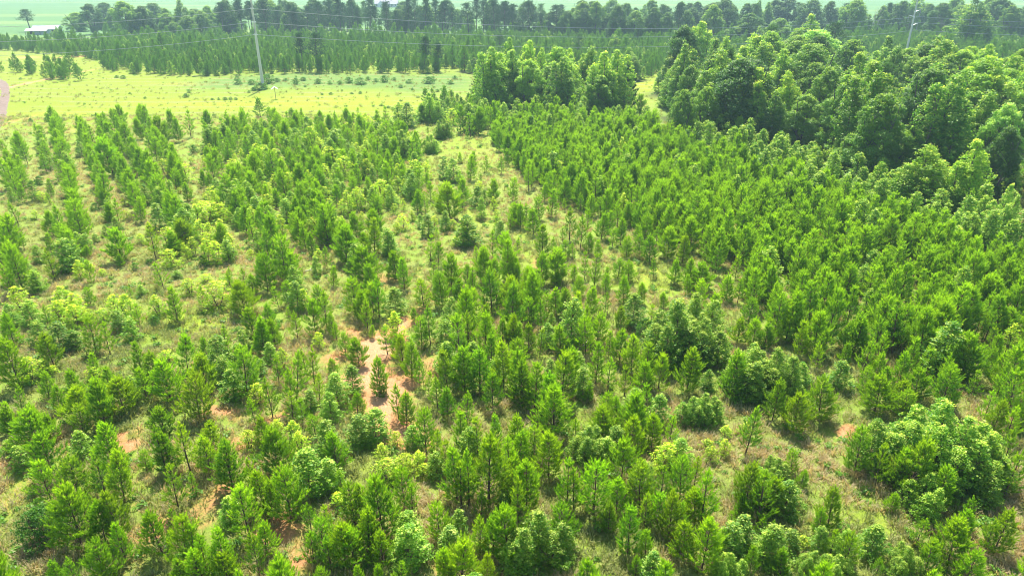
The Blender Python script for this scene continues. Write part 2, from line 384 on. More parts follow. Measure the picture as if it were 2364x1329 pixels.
# mature trees: kind (O round broadleaf, T tall broadleaf, L tall pine, C dark conifer, D dead), tip x, y, height, width
MATURE = [
(0,0,2.955,"""G 385 190 75 70 2;G 350 215 40 40 2;L 175 70 145 120 2;O 510 95 120 160 3;O 600 45 190 160 1;O 710 30 150 150 1;O 830 30 230 200 2;O 960 60 200 160 1;O 1040 40 180 200 1;
T 1215 15 235 90 1;O 1320 70 120 150 1;O 1130 105 150 140 2;O 1270 120 140 140 2;D 770 -20 130 120 0;O 930 130 130 150 2;O 1180 160 110 110 2;
L 1490 30 230 120 1;O 1540 20 230 150 1;L 1620 10 250 120 1;L 1700 20 240 120 1;L 1790 10 255 160 1;O 1560 90 160 130 2;L 1890 60 200 90 1;L 1960 40 220 90 1;
L 2020 60 210 90 1;L 2080 50 215 90 1;L 2160 20 250 110 1;L 2240 10 255 90 1;L 2310 0 265 90 1;P 1330 350 165 80 1;L 2140 230 260 150 1;L 2040 235 250 110 1;P 1090 230 160 100 1;L 1990 70 200 100 1"""),
(800,0,2.955,"""L 30 -5 270 90 1;L 70 60 205 90 1;L 145 5 265 110 1;L 195 50 220 90 1;L 270 20 250 100 1;L 340 80 190 70 1;L 410 0 265 100 1;L 455 10 255 90 1;
L 530 5 265 110 1;L 600 10 260 100 1;L 665 20 250 130 1;L 720 60 210 90 1;L 830 30 240 110 1;L 880 0 265 110 1;L 935 10 260 110 1;
L 1010 10 260 120 1;L 1070 20 250 140 1;L 1130 40 230 110 1;L 1240 15 255 130 1;L 1320 100 170 90 1;L 1440 45 230 140 1;O 1390 100 170 150 1;
O 1510 90 190 150 1;O 1710 35 240 140 2;O 1620 80 200 150 1;O 1850 60 230 150 1;O 1980 90 200 160 2;O 1900 40 210 140 1;O 2100 70 220 150 1;
O 2190 100 180 120 1;L 2280 35 260 110 1;O 2330 90 200 120 1;O 1800 110 170 140 1;L 540 260 230 120 1;L 620 300 190 90 1;L 1040 235 150 110 2;L 1590 235 170 110 2;T 1830 250 120 70 3;
C 900 480 210 110 1;T 1120 300 410 110 2;T 1240 318 410 150 3;T 1340 360 330 90 3;T 1410 340 360 110 2;O 1390 470 300 210 2;T 1520 365 340 120 3;
T 1660 355 380 170 3;T 1610 400 330 100 2;T 1740 400 340 130 3;T 1850 385 410 190 3;O 1720 540 290 220 3;C 1950 430 340 130 1;P 2010 660 200 130 1;
T 1010 530 170 120 3;T 950 390 110 70 2;T 1010 380 130 60 2;T 1930 340 160 110 2;O 1960 400 150 130 2;O 870 400 90 90 2"""),
(1564,0,2.955,"""O 40 220 430 260 1;T 160 185 360 160 3;O 100 480 340 200 2;T 520 265 380 180 3;T 340 285 360 140 3;L 660 190 330 160 2;T 920 130 300 160 3;
O 950 235 380 430 4;L 1080 165 330 200 1;O 810 220 260 130 3;T 990 400 290 190 3;O 800 440 320 240 3;T 570 510 470 220 3;O 880 680 340 300 2;
T 1100 500 320 150 2;L 1400 450 580 260 2;O 1270 500 320 200 3;T 1520 430 270 140 3;T 1660 440 280 150 3;L 1790 300 240 140 2;
L 1930 340 220 150 2;T 2080 370 360 170 3;T 1860 480 320 150 3;O 1300 700 360 310 2;O 1620 690 400 340 3;O 2050 520 430 310 2;
O 2250 430 420 200 2;O 2330 380 430 220 2;O 2260 750 520 300 4;O 1750 860 260 200 3;O 200 620 340 200 3;O 50 640 340 180 2;L 370 350 480 150 2;
T 680 660 350 150 1;O 1010 560 330 180 2;O 480 600 300 200 3;O 1200 520 300 200 2;O 1920 700 380 220 3;O 1470 560 360 200 2;L 1240 290 240 140 1;O 1560 390 200 160 4;
O 30 30 190 120 1;O 110 70 170 150 1;O 250 40 200 190 1;O 370 50 190 120 1;O 480 40 200 140 1;T 560 20 210 70 1;T 620 35 190 80 1;
O 760 0 220 200 1;O 920 15 220 200 1;O 1050 30 200 130 1;O 1200 70 160 180 1;O 1120 90 140 110 1;O 1310 140 90 100 1;O 500 110 190 200 1;O 700 140 160 190 2;
O 400 190 110 160 2;O 240 110 160 160 1;T 60 140 120 70 2;T 560 190 120 60 2;O 1490 45 175 170 1;T 1640 -10 220 170 2;O 1790 50 165 140 1;O 1880 70 140 130 1;T 2050 10 320 230 2;O 2320 70 180 200 1;
O 2220 100 140 140 1;O 1700 90 120 110 1;D 1400 20 250 90 0;D 1860 100 200 100 0;D 1350 130 130 60 0"""),
(1764,200,3.02,"""T 1150 450 430 300 3;T 1490 420 500 250 3;G 780 600 140 110 3;G 590 620 170 140 4;G 430 600 160 120 4;G 960 780 150 150 4;
G 1200 820 210 180 4;G 1400 890 220 220 4;G 1700 720 380 250 4;G 1560 940 200 200 4;G 490 500 160 150 4;G 70 460 140 150 4;G 390 430 170 110 3;
G 240 400 160 150 3;G 100 350 150 150 3;G 1000 520 180 150 2;O 980 330 330 200 2;O 1230 270 300 200 3;T 1300 600 260 180 3;O 620 350 260 200 2;O 1700 330 450 260 1;O 1060 120 360 230 2"""),
]
# ground patches: name, photo x, y, half width, half height (photo px), strength
PATCH = [
("clay",1000,690,26,60,.5),("clay",965,740,16,36,.7),("clay",930,990,60,50,.9),("clay",1010,1060,30,60,.6),("clay",350,1230,70,50,.75),("clay",640,1230,70,40,.7),("clay",690,1290,60,50,.9),("clay",480,1160,60,35,.7),("clay",560,1010,60,30,.6),("clay",820,760,30,30,.7),("clay",880,650,50,30,.5),
("clay",868,800,46,40,1.5),("clay",855,870,48,60,1.3),("clay",895,930,60,80,1.1),("clay",935,765,14,28,1.4),("clay",900,860,70,60,.4),("clay",960,960,60,60,.4),
("clay",300,1000,45,22,1.0),("clay",535,955,48,22,1.0),("clay",640,960,30,15,.8),("clay",1962,988,34,18,1.2),("clay",370,1000,60,20,.4),
("clay",700,1290,50,60,.8),("clay",470,1200,80,60,.55),("clay",330,1180,50,40,.5),("clay",440,1140,60,50,.5),("clay",1000,1130,50,120,.35),
("clay",980,640,90,120,.30),("clay",700,700,80,60,.32),("clay",800,740,60,50,.4),("clay",785,835,20,14,.9),("clay",760,640,60,40,.35),
("clay",780,830,26,18,.7),("clay",20,1075,30,30,.7),("clay",985,850,30,40,.6),("clay",1240,605,20,30,.5),("clay",1040,610,90,60,.28),("clay",480,655,60,40,.4),("clay",510,680,14,16,.7),
("clay",1410,600,18,60,.35),("clay",1490,630,60,20,.3),("clay",1740,760,50,50,.3),("clay",8,205,9,60,1.0),("clay",60,133,45,4,.55),("clay",195,130,22,4,.7),("clay",145,133,9,4,.9),("clay",15,285,15,40,.5),
("clay",20,1150,60,120,.35),("clay",990,1290,20,80,.4),("clay",300,1300,60,40,.4),("clay",150,300,120,20,.35),("clay",120,340,110,20,.35),
("clay",330,235,160,10,.25),("clay",420,194,160,5,.35),("clay",250,203,160,5,.25),("clay",1060,232,60,10,.35),("clay",560,203,60,8,.3),("clay",1620,700,40,30,.2),
("lush",450,740,110,35,1.0),("lush",640,240,420,16,.8),("lush",170,262,150,9,.8),("lush",760,235,200,22,.8),("lush",960,235,130,30,.5),("lush",860,700,50,40,.5),
("lush",1500,640,90,45,.8),("lush",1490,190,40,25,1.0),("lush",2080,1130,120,50,.7),("lush",2010,1230,110,60,.6),("lush",880,1085,60,35,.7),("lush",1210,560,40,60,.5),
("lush",1090,350,120,50,.4),("lush",1100,500,40,60,.5),("lush",200,1120,130,80,.5),("lush",30,1150,60,80,.5),("lush",1430,1250,120,60,.4),("lush",260,700,120,30,.4),("lush",1300,900,200,200,.2),
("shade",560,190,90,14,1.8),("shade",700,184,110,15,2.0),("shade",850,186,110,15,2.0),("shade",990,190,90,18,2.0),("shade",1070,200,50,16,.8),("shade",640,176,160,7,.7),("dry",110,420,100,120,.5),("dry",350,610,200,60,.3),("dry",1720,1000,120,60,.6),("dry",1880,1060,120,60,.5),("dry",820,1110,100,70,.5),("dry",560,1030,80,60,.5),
("dry",1200,440,160,60,.4),("dry",380,500,200,80,.4),("dry",600,1180,120,80,.4),
]
# planted areas too dense to count tree by tree: polygon in photo px on the ground, spacing x/y in m, shares of pine/gum/yellow, height m, keep-out radius
FILL = [
([(1135,325),(1190,300),(1500,305),(1640,370),(1800,420),(1960,480),(2150,560),(2364,640),(2420,900),(2364,1010),(2150,950),(2000,905),(1860,870),(1760,760),(1700,650),(1560,560),(1420,530),(1280,470),(1200,430),(1180,380)],1.3,1.3,(.95,.03,.02),3.0,.8),
([(560,300),(880,290),(960,330),(1000,400),(960,470),(820,500),(680,560),(560,520),(520,450),(470,400),(480,330)],1.9,1.7,(.50,.22,.28),2.9,.95),
([(1000,650),(1250,640),(1400,760),(1500,860),(1700,960),(1500,1100),(1300,1000),(1150,980),(1050,860)],2.2,1.9,(.8,.2,0.),3.0,1.0),
([(1560,345),(1700,395),(1900,460),(2100,540),(2364,620),(2364,560),(2200,500),(2050,470),(1900,400),(1780,360),(1640,320)],2.3,2.1,(.12,.88,0.),3.8,1.2),
([(960,250),(1180,235),(1500,290),(1520,320),(1200,320),(1100,300)],2.0,2.1,(.5,.5,0.),3.6,1.0),
([(900,440),(1160,440),(1160,560),(1000,560),(900,520)],4.6,4.0,(.4,.2,.4),2.4,1.0),
([(380,480),(560,480),(560,620),(400,620)],2.4,2.2,(.15,.15,.7),3.0,.9),
([(-60,1335),(2420,1335),(2480,1500),(-120,1500)],2.2,2.0,(.72,.18,.1),2.6,1.0),
([(-20,880),(800,870),(800,1300),(-20,1320)],4.2,3.8,(.86,.1,.04),2.5,1.25),
([(800,1000),(1900,1000),(1900,1320),(800,1320)],3.6,3.2,(.78,.17,.05),2.5,1.25),
]
ROWS = [
[(50,345),(30,475)],[(95,330),(108,400)],[(125,300),(165,430),(200,600)],[(190,300),(235,430),(270,540)],[(235,300),(290,430),(330,520)],[(270,290),(340,420),(420,560)],[(330,290),(430,440)],[(150,560),(190,650)],[(20,560),(60,700)],[(620,560),(760,800)],[(520,470),(640,640)],[(700,480),(880,700)],
]
FAR = [
([(-150,125),(0,118),(90,125),(230,140),(240,165),(400,178),(640,172),(1000,170),(1030,160),(1200,190),(1520,180),(1540,130),(2060,130),(2364,165),(2600,170),(2600,92),(2000,86),(1400,92),(600,93),(240,96),(215,106),(60,106),(0,100),(-150,100)],2.3,2.1,3.5),
([(0,165),(110,163),(200,186),(150,190),(60,170),(0,172)],3.2,3.0,4.0),
([(90,178),(130,188),(185,190),(180,172),(150,165)],3.0,2.8,4.2),
([(2050,140),(2300,175),(2600,200),(2600,150),(2100,125)],2.5,2.3,3.8),
]
LANDMARKS = [
(860,830,"pale bare clay strip"),(300,1000,"small orange clay scar"),(535,955,"wider orange clay scar"),(1960,988,"pale sandy hollow"),
(1570,780,"tall dark gum clump"),(2200,1060,"biggest gum clump"),(1790,870,"twin gum clump"),(1660,945,"low spreading gum clump"),
(1250,1250,"pale topped gum bush"),(940,1260,"bright pillar-shaped gum"),(850,990,"bright conical gum"),(770,900,"dark leafy gum"),
(90,1230,"round dark bush"),(690,1290,"reddish bare ground"),(1660,1040,"yellow saplings on grass"),(480,560,"golden sapling thicket"),
(1022,300,"lime green round shrub"),(985,340,"grey feathery shrub"),(1110,345,"open grassy gap"),(450,740,"lime grass patch"),
(310,615,"dark low bush"),(900,500,"golden shrub line"),(1080,550,"lone gum in clearing"),(1380,1030,"gum bush among pines"),
(2210,720,"narrow pale gap"),(1900,1290,"golden gum thicket"),(2110,1290,"golden gum by grass"),(1205,550,"pale grass opening"),
(1510,640,"bright grass clearing"),(1740,790,"narrow grass lane"),(20,320,"dirt track"),(330,440,"yellow-topped round gum"),
(40,440,"dense pine column"),(600,270,"pine trio by meadow"),(450,350,"wide pine thicket"),(830,430,"mixed sapling thicket"),
(120,750,"yellow gum row"),(2080,1150,"lush grass swath"),(880,1090,"dry grass opening"),(450,1130,"shaded clay gap"),
(1300,640,"dark pine bunch"),(1670,560,"windblown pine stand"),(1990,700,"thick pine stand"),(1420,1290,"grassy corner"),(640,650,"open sandy aisle"),(200,600,"grassy aisle"),
(1010,1000,"reddish sapling"),(1130,800,"gum and pine thicket"),
]
WOODMARKS = [
(608,205,"first power pole"),(2090,130,"second power pole"),(110,75,"metal roofed barn"),(480,62,"small distant shed"),(890,8,"white farmhouse"),
(1950,190,"pale domed tree"),(1250,200,"meadow grove"),(1600,150,"big dark oak"),(2030,50,"bare dead tree"),(2240,60,"tall feathery tree"),
(1120,90,"middle of the pine belt"),(1750,250,"shaded wood edge"),(2200,420,"bright tree at wood edge"),(2040,330,"ivy-trunked pine"),(2310,330,"corner of the wood"),(1400,60,"end of the pine belt"),(1730,50,"hazy far oaks"),
]
# ---------------------------------------------------------------- tree meshes (numpy)
def unit(a):
    return a / (np.linalg.norm(a, axis=-1, keepdims=True) + 1e-9)

def needles(P, A, L, k, ln, w, r, spread=.55):
    """needle triangles round shoots: P origins, A axes, L shoot lengths"""
    n = len(P)
    P = np.repeat(P, k, 0); A = np.repeat(A, k, 0); L = np.repeat(L, k)
    t = r.random(n * k)
    rad = unit(np.cross(A, unit(r.normal(size=(n * k, 3)))))
    s = spread * (1.15 - .75 * t)
    d = unit(A + rad * s[:, None])
    o = P + A * (L * t)[:, None]
    side = unit(np.cross(d, r.normal(size=d.shape))) * (w / 2)
    ll = (ln * (.75 + .5 * r.random(n * k)))[:, None]
    V = np.stack([o - side, o + side, o + d * ll], 1).reshape(-1, 3)
    Fa = np.arange(len(V)).reshape(-1, 3)
    return V, Fa, t

def leaves(C, Rn, k, size, r, out=None, up=.7, aspect=.75, flat=.75):
    """k leaf rhombs round each centre C within radius Rn"""
    n = len(C)
    Cc = np.repeat(C, k, 0); R_ = np.repeat(Rn, k)[:, None]
    off = unit(r.normal(size=(n * k, 3))) * (r.random((n * k, 1)) ** .45) * R_
    off[:, 2] *= flat
    c = Cc + off
    nrm = unit(unit(off) * .55 + r.normal(size=c.shape) * .45 + np.array([0, 0, up]))
    a = unit(np.cross(nrm, r.normal(size=c.shape)))
    b = np.cross(nrm, a)
    s = (size * (.65 + .7 * r.random(n * k)))[:, None]
    V = np.stack([c - a * s * .5, c + b * s * aspect * .5 - nrm * s * .08, c + a * s * .5, c - b * s * aspect * .5 - nrm * s * .08], 1).reshape(-1, 3)
    Fa = np.arange(len(V)).reshape(-1, 4)
    return V, Fa, off

def wood(segs, n=5):
    """segs: list of (points, radii) -> V, F"""
    mb = MB()
    for pts, rad in segs:
        mb.tube(pts, rad, n, cap=False)
    return np.array(mb.v, np.float32), np.array(mb.f, np.int64)

def bend(h, r, n=7, amt=.02):
    a, b = r.random() * 6.28, r.random() * 6.28
    return [Vector((math.sin(i / n * 2.5 + a) * amt * h - math.sin(a) * amt * h, math.sin(i / n * 2.1 + b) * amt * h - math.sin(b) * amt * h, h * i / n)) for i in range(n + 1)]

def at_h(path, z, h):
    n = len(path) - 1
    t = min(max(z / h * n, 0), n - 1e-6)
    i = int(t)
    return path[i].lerp(path[i + 1], t - i)

def pine_mesh(seed, H=4.5, R=1.0, bushy=0.0, lo=.10, kn=26, nl=.21, nw=.024, dens=1.0, sub=True):
    r = np.random.default_rng(seed)
    path = bend(H * .97, r, 8, .012 + .012 * bushy)
    segs = [(path, [0.052 * H / 4.5 * (1 - .86 * i / 8) for i in range(9)])]
    P, A, L, Vv = [], [], [], []
    def shoot(p, a, l, v):
        P.append(p[:]); A.append(a.normalized()[:]); L.append(l); Vv.append(v)
    z = H * lo
    ph = r.random() * 6.28
    while z < H * .93:
        t = z / H
        prof = min(1.0, (t - lo + .05) / .16) ** .6 * (1 - max(t - .22, 0) / .84) ** (1.0 if bushy < .5 else .8)
        nb = int(r.integers(5, 8) * dens + .5)
        ph += .8
        for k in range(nb):
            az = ph + k * 6.283 / nb + r.normal() * .25
            Lb = R * prof * (.55 + .75 * r.random())
            if Lb < .12: continue
            el = math.radians(22 + 38 * t + r.normal() * 8)
            o = at_h(path, z + r.normal() * .05, H * .97)
            d0 = Vector((math.cos(az) * math.cos(el), math.sin(az) * math.cos(el), math.sin(el)))
            tipd = (d0 + Vector((0, 0, 1.25))).normalized()
            mid = o + d0 * Lb * .55
            tip = mid + (d0 * .6 + tipd * .4).normalized() * Lb * .45
            v = r.random()
            segs.append(([o, mid, tip], [.016, .011, .005]))
            shoot(tip - tipd * .05, tipd, .34 * (.8 + .5 * r.random()), v)
            shoot(tip + tipd * .12, tipd, .30 * (.8 + .6 * r.random()), v)
            ns = max(2, int(Lb * 7.0))
            for j in range(ns):
                q = .38 + .62 * (j + r.random() * .6) / ns
                pp = o.lerp(mid, q / .55) if q < .55 else mid.lerp(tip, min((q - .55) / .45, 1))
                sgn = 1 if j % 2 else -1
                side = Vector((-math.sin(az), math.cos(az), 0)) * sgn * (.5 + .7 * r.random())
                dd = (d0 * .6 + side + Vector((0, 0, .25 + .5 * r.random()))).normalized()
                tw = Lb * .34 * (1.15 - q) + .06
                pe = pp + dd * tw
                if tw > .16 and sub:
                    shoot(pp + dd * tw * .3, dd, .20, v)
                shoot(pe, (dd * .7 + Vector((0, 0, .9))).normalized(), .30 * (.6 + .8 * r.random()), v)
        z += (.38 + .18 * r.random()) * H / 4.5 / max(dens, .5)
    top = path[-1]
    shoot(top - Vector((0, 0, .15)), Vector((r.normal() * .08, r.normal() * .08, 1)), .42, .9)
    for q in range(3): shoot(top + Vector((0, 0, -.05 + q * .12)), Vector((r.normal() * .05, r.normal() * .05, 1)), .25, .9)
    for k in range(4):
        az = r.random() * 6.28
        shoot(top - Vector((0, 0, .2)), Vector((math.cos(az) * .45, math.sin(az) * .45, 1)), .26, .8)
    P, A, L, Vv = np.array(P), np.array(A), np.array(L), np.array(Vv)
    V1, F1, t = needles(P, A, L, kn, nl, nw, r, .48)
    var = np.repeat(np.repeat(Vv, kn) * .6 + r.random(len(t)) * .4, 3)
    up = np.clip((A[:, 2] - .55) * 1.6, 0, 1)
    zt = np.clip((P[:, 2] / H - .25) / .75, 0, 1)
    rr = np.clip(np.hypot(P[:, 0], P[:, 1]) / (R + 1e-6), 0, 1)
    age = np.repeat(np.repeat(up * np.maximum(zt, rr * .7), kn) * (.15 + .85 * t ** 1.5) * .85, 3)
    V2, F2 = wood(segs, 4)
    return (V1, F1, var, age), (V2, F2)

def leafy_mesh(seed, H, R, shape='cone', ncl=240, k=9, leaf=.14, cr=.24, stems=1, lo=.06, age_amt=1.0, lobes=0, up=.7, stemr=.035, lobe_r=.3):
    """broadleaf tree or bush. shape: cone, dome, column, ball"""
    r = np.random.default_rng(seed)
    segs = []
    paths = []
    for s in range(stems):
        p = bend(H * .93, r, 7, .02)
        if stems > 1:
            az = s * 6.28 / stems + r.random()
            lean = R * .55
            p = [Vector((q.x + math.cos(az) * lean * (q.z / H) ** .8, q.y + math.sin(az) * lean * (q.z / H) ** .8, q.z * (.8 + .2 * (s % 2)))) for q in p]
        paths.append(p)
        segs.append((p, [stemr * (1 - .85 * i / 7) for i in range(8)]))
    def prof(t):
        if shape == 'cone': return min(1, (t / .14)) ** .5 * (1 - t) ** .62 * 1.12 if t > 0 else .3
        if shape == 'column': return min(1, t / .15) ** .5 * max(0.02, 1 - (max(t - .25, 0) / .77) ** 1.7) ** .6
        if shape == 'dome': return min(1, t / .1) ** .4 * math.sqrt(max(0, 1 - t ** 2.6))
        return math.sqrt(max(0, 1 - (2 * t - 1) ** 2))
    C, Rn, Age = [], [], []
    if not lobes:
        while len(C) < ncl:
            t = r.random() ** 1.25
            pr = prof(t) * R
            q = math.sqrt(r.random()) ** .55
            az = r.random() * 6.283
            lump = 1 + .26 * math.sin(3 * az + 5 * t + seed) + .2 * math.sin(19 * t + 2 * az + seed)
            x, y, z = math.cos(az) * pr * q * lump, math.sin(az) * pr * q * lump, H * (lo + (1 - lo) * t)
            C.append((x, y, z)); Rn.append(cr * (.7 + .6 * r.random()))
            Age.append(max(0, (t * .75 + q * .55 - .42)) * 1.25)
            if len(C) % 6 == 0:
                b = at_h(paths[len(C) % stems], z * .8, H * .93)
                segs.append(([b, Vector((x, y, z))], [.012 * R + .004, .004]))
    else:
        LB = []
        for i in range(lobes):
            t = (i + r.random()) / lobes
            t = t ** .85
            pr = prof(t) * R
            lr = lobe_r * R * (.7 + .6 * r.random()) * (1 - .35 * t)
            q = max(0, 1 - lr / (pr + 1e-3) * .7) * (.55 + .45 * r.random())
            az = i * 2.399 + r.normal() * .4
            zz = H * (lo + (1 - lo) * t) - lr * .4
            LB.append((math.cos(az) * pr * q, math.sin(az) * pr * q, zz, lr, t))
            b = at_h(paths[i % stems], zz * .72, H * .93)
            c = Vector(LB[-1][:3])
            segs.append(([b, b.lerp(c, .55) + Vector((0, 0, lr * .15)), c], [stemr * .42 * (1.2 - t), stemr * .22, .01]))
        w = np.array([l[3] ** 2 for l in LB]); w = w / w.sum()
        for li in r.choice(len(LB), ncl, p=w):
            x, y, z, lr, t = LB[li]
            d = unit(r.normal(size=3) + np.array([0, 0, .45]))
            rad = lr * (.55 + .5 * r.random() ** .6)
            C.append((x + d[0] * rad, y + d[1] * rad, max(z + d[2] * rad * .8, .1)))
            Rn.append(cr * (.6 + .8 * r.random()))
            Age.append(max(0, d[2]) * max(0, t - .15) * 1.1)
    C, Rn, Age = np.array(C), np.array(Rn), np.array(Age)
    V1, F1, off = leaves(C, Rn, k, leaf, r, up=up)
    cl = r.random(len(C))
    var = np.repeat(np.repeat(cl, k) * .55 + r.random(len(C) * k) * .45, 4)
    tipn = np.clip(off[:, 2] / np.repeat(Rn, k) + .25, 0, 1)
    pick = np.repeat((r.random(len(C)) < .75) * 1.0, k)
    age = np.repeat(np.clip(np.repeat(Age, k) * tipn * pick * age_amt, 0, 1), 4)
    V2, F2 = wood(segs, 5)
    return (V1, F1, var, age), (V2, F2)

def merged(parts):
    """several leafy stems grown together as one tree: list of (crown, trunk, (dx, dy))"""
    V, Fc, va, ag, W, Fw = [], [], [], [], [], []
    a = b = 0
    for (V1, F1, v, g), (V2, F2), (dx, dy) in parts:
        V.append(V1 + np.array([dx, dy, 0])); Fc.append(F1 + a); a += len(V1); va.append(v); ag.append(g)
        W.append(V2 + np.array([dx, dy, 0])); Fw.append(F2 + b); b += len(V2)
    return (np.concatenate(V), np.concatenate(Fc), np.concatenate(va), np.concatenate(ag)), (np.concatenate(W), np.concatenate(Fw))

def clump_parts(seed, H, R, n, leaf, k, ncl, cr, stemr, lo=.04, shape='cone', sr=.5, hmin=.6):
    r = np.random.default_rng(seed)
    out = [(*leafy_mesh(seed * 7 + 1, H, R * sr, shape, ncl, k, leaf, cr, 1, lo, 1.0, stemr=stemr), (0, 0))]
    for i in range(n):
        az = i * 6.283 / n + r.normal() * .35
        d = R * (.42 + .28 * r.random())
        hh = H * (hmin + (.93 - hmin) * r.random())
        out.append((*leafy_mesh(seed * 7 + 2 + i, hh, R * sr * (.8 + .35 * r.random()), shape, int(ncl * .8), k, leaf, cr, 1, lo, 1.0, stemr=stemr * .8), (math.cos(az) * d, math.sin(az) * d)))
    return merged(out)

def tallpine_mesh(seed, H=14.0, R=2.6, bare=.42, nl=34, kn=10, nshoot=26):
    r = np.random.default_rng(seed)
    path = bend(H * .98, r, 9, .015)
    segs = [(path, [.2 * (1 - .8 * i / 9) for i in range(10)])]
    P, A, L, Vv = [], [], [], []
    for i in range(nl):
        t = bare + (1 - bare) * (i + r.random()) / nl
        u = (t - bare) / (1 - bare)
        pr = R * (min(1, u / .25 + .35)) * (1 - u ** 1.8 * .75) * (.55 + .6 * r.random())
        az = i * 2.4 + r.normal() * .5
        z = t * H
        o = at_h(path, z, H * .98)
        el = math.radians(5 + 40 * u)
        d = Vector((math.cos(az) * math.cos(el), math.sin(az) * math.cos(el), math.sin(el)))
        c = o + d * pr
        segs.append(([o, o.lerp(c, .6) - Vector((0, 0, .1)), c], [.06, .04, .015]))
        v = r.random()
        for j in range(nshoot):
            q = .35 + .65 * r.random() ** .6
            off = Vector(tuple(r.normal(size=3) * np.array([.42, .42, .22]) * (R / 2.6) * (.5 + q * .7)))
            P.append((o.lerp(c, q) + off)[:])
            A.append((d * .5 + off.normalized() * .6 + Vector((0, 0, .7))).normalized()[:])
            L.append(.3); Vv.append(v)
    for j in range(nshoot):
        P.append((path[-1] + Vector(tuple(r.normal(size=3) * np.array([.5, .5, .35]))))[:]); A.append((0, 0, 1)); L.append(.3); Vv.append(.6)
    for i in range(6):
        t = .15 + r.random() * (bare - .12); az = r.random() * 6.28
        o = at_h(path, t * H, H * .98)
        segs.append(([o, o + Vector((math.cos(az), math.sin(az), .1)) * (.4 + .8 * r.random())], [.03, .01]))
    P, A, L, Vv = np.array(P), np.array(A), np.array(L), np.array(Vv)
    V1, F1, t = needles(P, A, L, kn, .32, .06, r, .9)
    var = np.repeat(np.repeat(Vv, kn) * .6 + r.random(len(t)) * .4, 3)
    age = np.repeat(np.repeat(np.clip(A[:, 2] - .4, 0, 1), kn) * t * .7, 3)
    V2, F2 = wood(segs, 6)
    return (V1, F1, var, age), (V2, F2)

def dead_mesh(seed, H=12.0):
    r = np.random.default_rng(seed)
    segs = []
    def grow(p, d, l, rad, lev):
        pts = [p]; dd = d
        for i in range(4):
            dd = (dd + Vector(tuple(r.normal(size=3) * .14))).normalized()
            pts.append(pts[-1] + dd * l / 4)
        segs.append((pts, [rad * (1 - .17 * i) for i in range(5)]))
        if lev < 3:
            for k in range(4 if lev == 0 else 3):
                i = int(r.integers(2, 5))
                nd = (dd + Vector(tuple(r.normal(size=3) * .75)) + Vector((0, 0, .2))).normalized()
                grow(pts[i], nd, l * (.45 + .2 * r.random()), rad * .5, lev + 1)
    grow(Vector((0, 0, 0)), Vector((0, 0, 1)), H * .6, .16, 0)
    return wood(segs, 5)

class Kind:
    """a tree kind: its crown and trunk meshes and (for the uncounted mass) a joined one"""
    def __init__(s, name, crown, trunk, mc, mt, H, R):
        s.name, s.H, s.R = name, H, R
        if crown is not None:
            V1, F1, var, age = crown
            s.crown = mesh_np(name + '_crown', V1, [F1], [mc], None, {'var': var, 'age': age})
        else:
            s.crown = None
        V2, F2 = trunk
        s.trunk = mesh_np(name + '_trunk', V2, [F2], [mt], None, None, True)
        s.data = (crown, trunk, mc, mt)
        s._j = None
    def joined(s):
        if s._j is None:
            (V1, F1, var, age), (V2, F2), mc, mt = s.data
            z = np.zeros(len(V2))
            me = mesh_np(s.name + '_whole', np.concatenate([V1, V2]), [F1, F2 + len(V1)], [mc, mt], [0, 1],
                         {'var': np.concatenate([var, z]), 'age': np.concatenate([age, z])})
            s._j = bpy.data.objects.new(s.name + '_source', me)
        return s._j

PINES = [Kind('young_pine', *pine_mesh(100 + i, 4.5, (.78, .9, .7, .85, .95, .62, 1.05, .8)[i], (0, 0, 0, .3, 0, 0, .5, 0)[i], (.06, .1, .14, .05, .08, .2, .06, .12)[i], dens=(1, 1, .8, 1, 1.1, .75, .9, .65)[i]), M_PINE, M_BARK, 4.5, .85) for i in range(8)]
BPINES = [Kind('young_pine', *pine_mesh(120 + i, 4.5, (1.3, 1.5, 1.25, 1.4, 1.15)[i], 1.0, .04, dens=(1.15, 1.15, 1.1, .85, 1.0)[i]), M_PINE, M_BARK, 4.5, 1.35) for i in range(5)]
FPINES = [Kind('young_pine', *pine_mesh(140 + i, 4.5, (.95, 1.15, 1.05, .85)[i], .4, .05, 9, .26, .06, .9, False), M_PINE2, M_BARK, 4.5, 1.0) for i in range(4)]
GUMS = [Kind('gum_sapling', *leafy_mesh(200 + i, 4.0, (.85, 1.0, .8, .95)[i], 'cone', (210, 260, 200, 240)[i], 14, .115, .20, 1, .05, 1.0), M_GUM, M_BARK, 4.0, .9) for i in range(4)]
YELS = [Kind('yellow_sapling', *leafy_mesh(220 + i, 3.0, (.7, .85, .75)[i], ('cone', 'dome', 'cone')[i], (120, 150, 100)[i], 13, .105, .18, 2, .05, 1.3), M_YEL, M_BARK, 3.0, .75) for i in range(3)]
CLUMPS = [Kind('gum_clump', *clump_parts(240 + i, 4.5, 2.2, (6, 7, 5)[i], .105, 17, 280, .21, .04), M_GUM, M_BARK, 4.5, 2.2) for i in range(3)]
BUSHES = [Kind('bush', *leafy_mesh(260 + i, (1.2, 1.2, 3.0, 3.0)[i], (.85, .85, 2.0, 2.0)[i], 'dome', (150, 150, 700, 700)[i], 12, (.10, .10, .13, .13)[i], (.15, .15, .22, .22)[i], 4, .03, .6, stemr=.02), M_BUSH, M_BARK, (1.2, 1.2, 3.0, 3.0)[i], (.85, .85, 2.0, 2.0)[i]) for i in range(4)]
OAKS = [Kind('oak', *leafy_mesh(300 + i, 12.0, 4.6, 'dome', 2000, 17, .21, .38, 2, .12, 1.0, lobes=(34, 42, 30, 38)[i], stemr=.26, lobe_r=.30), M_OAK, M_BARK2, 12.0, 4.9) for i in range(4)]
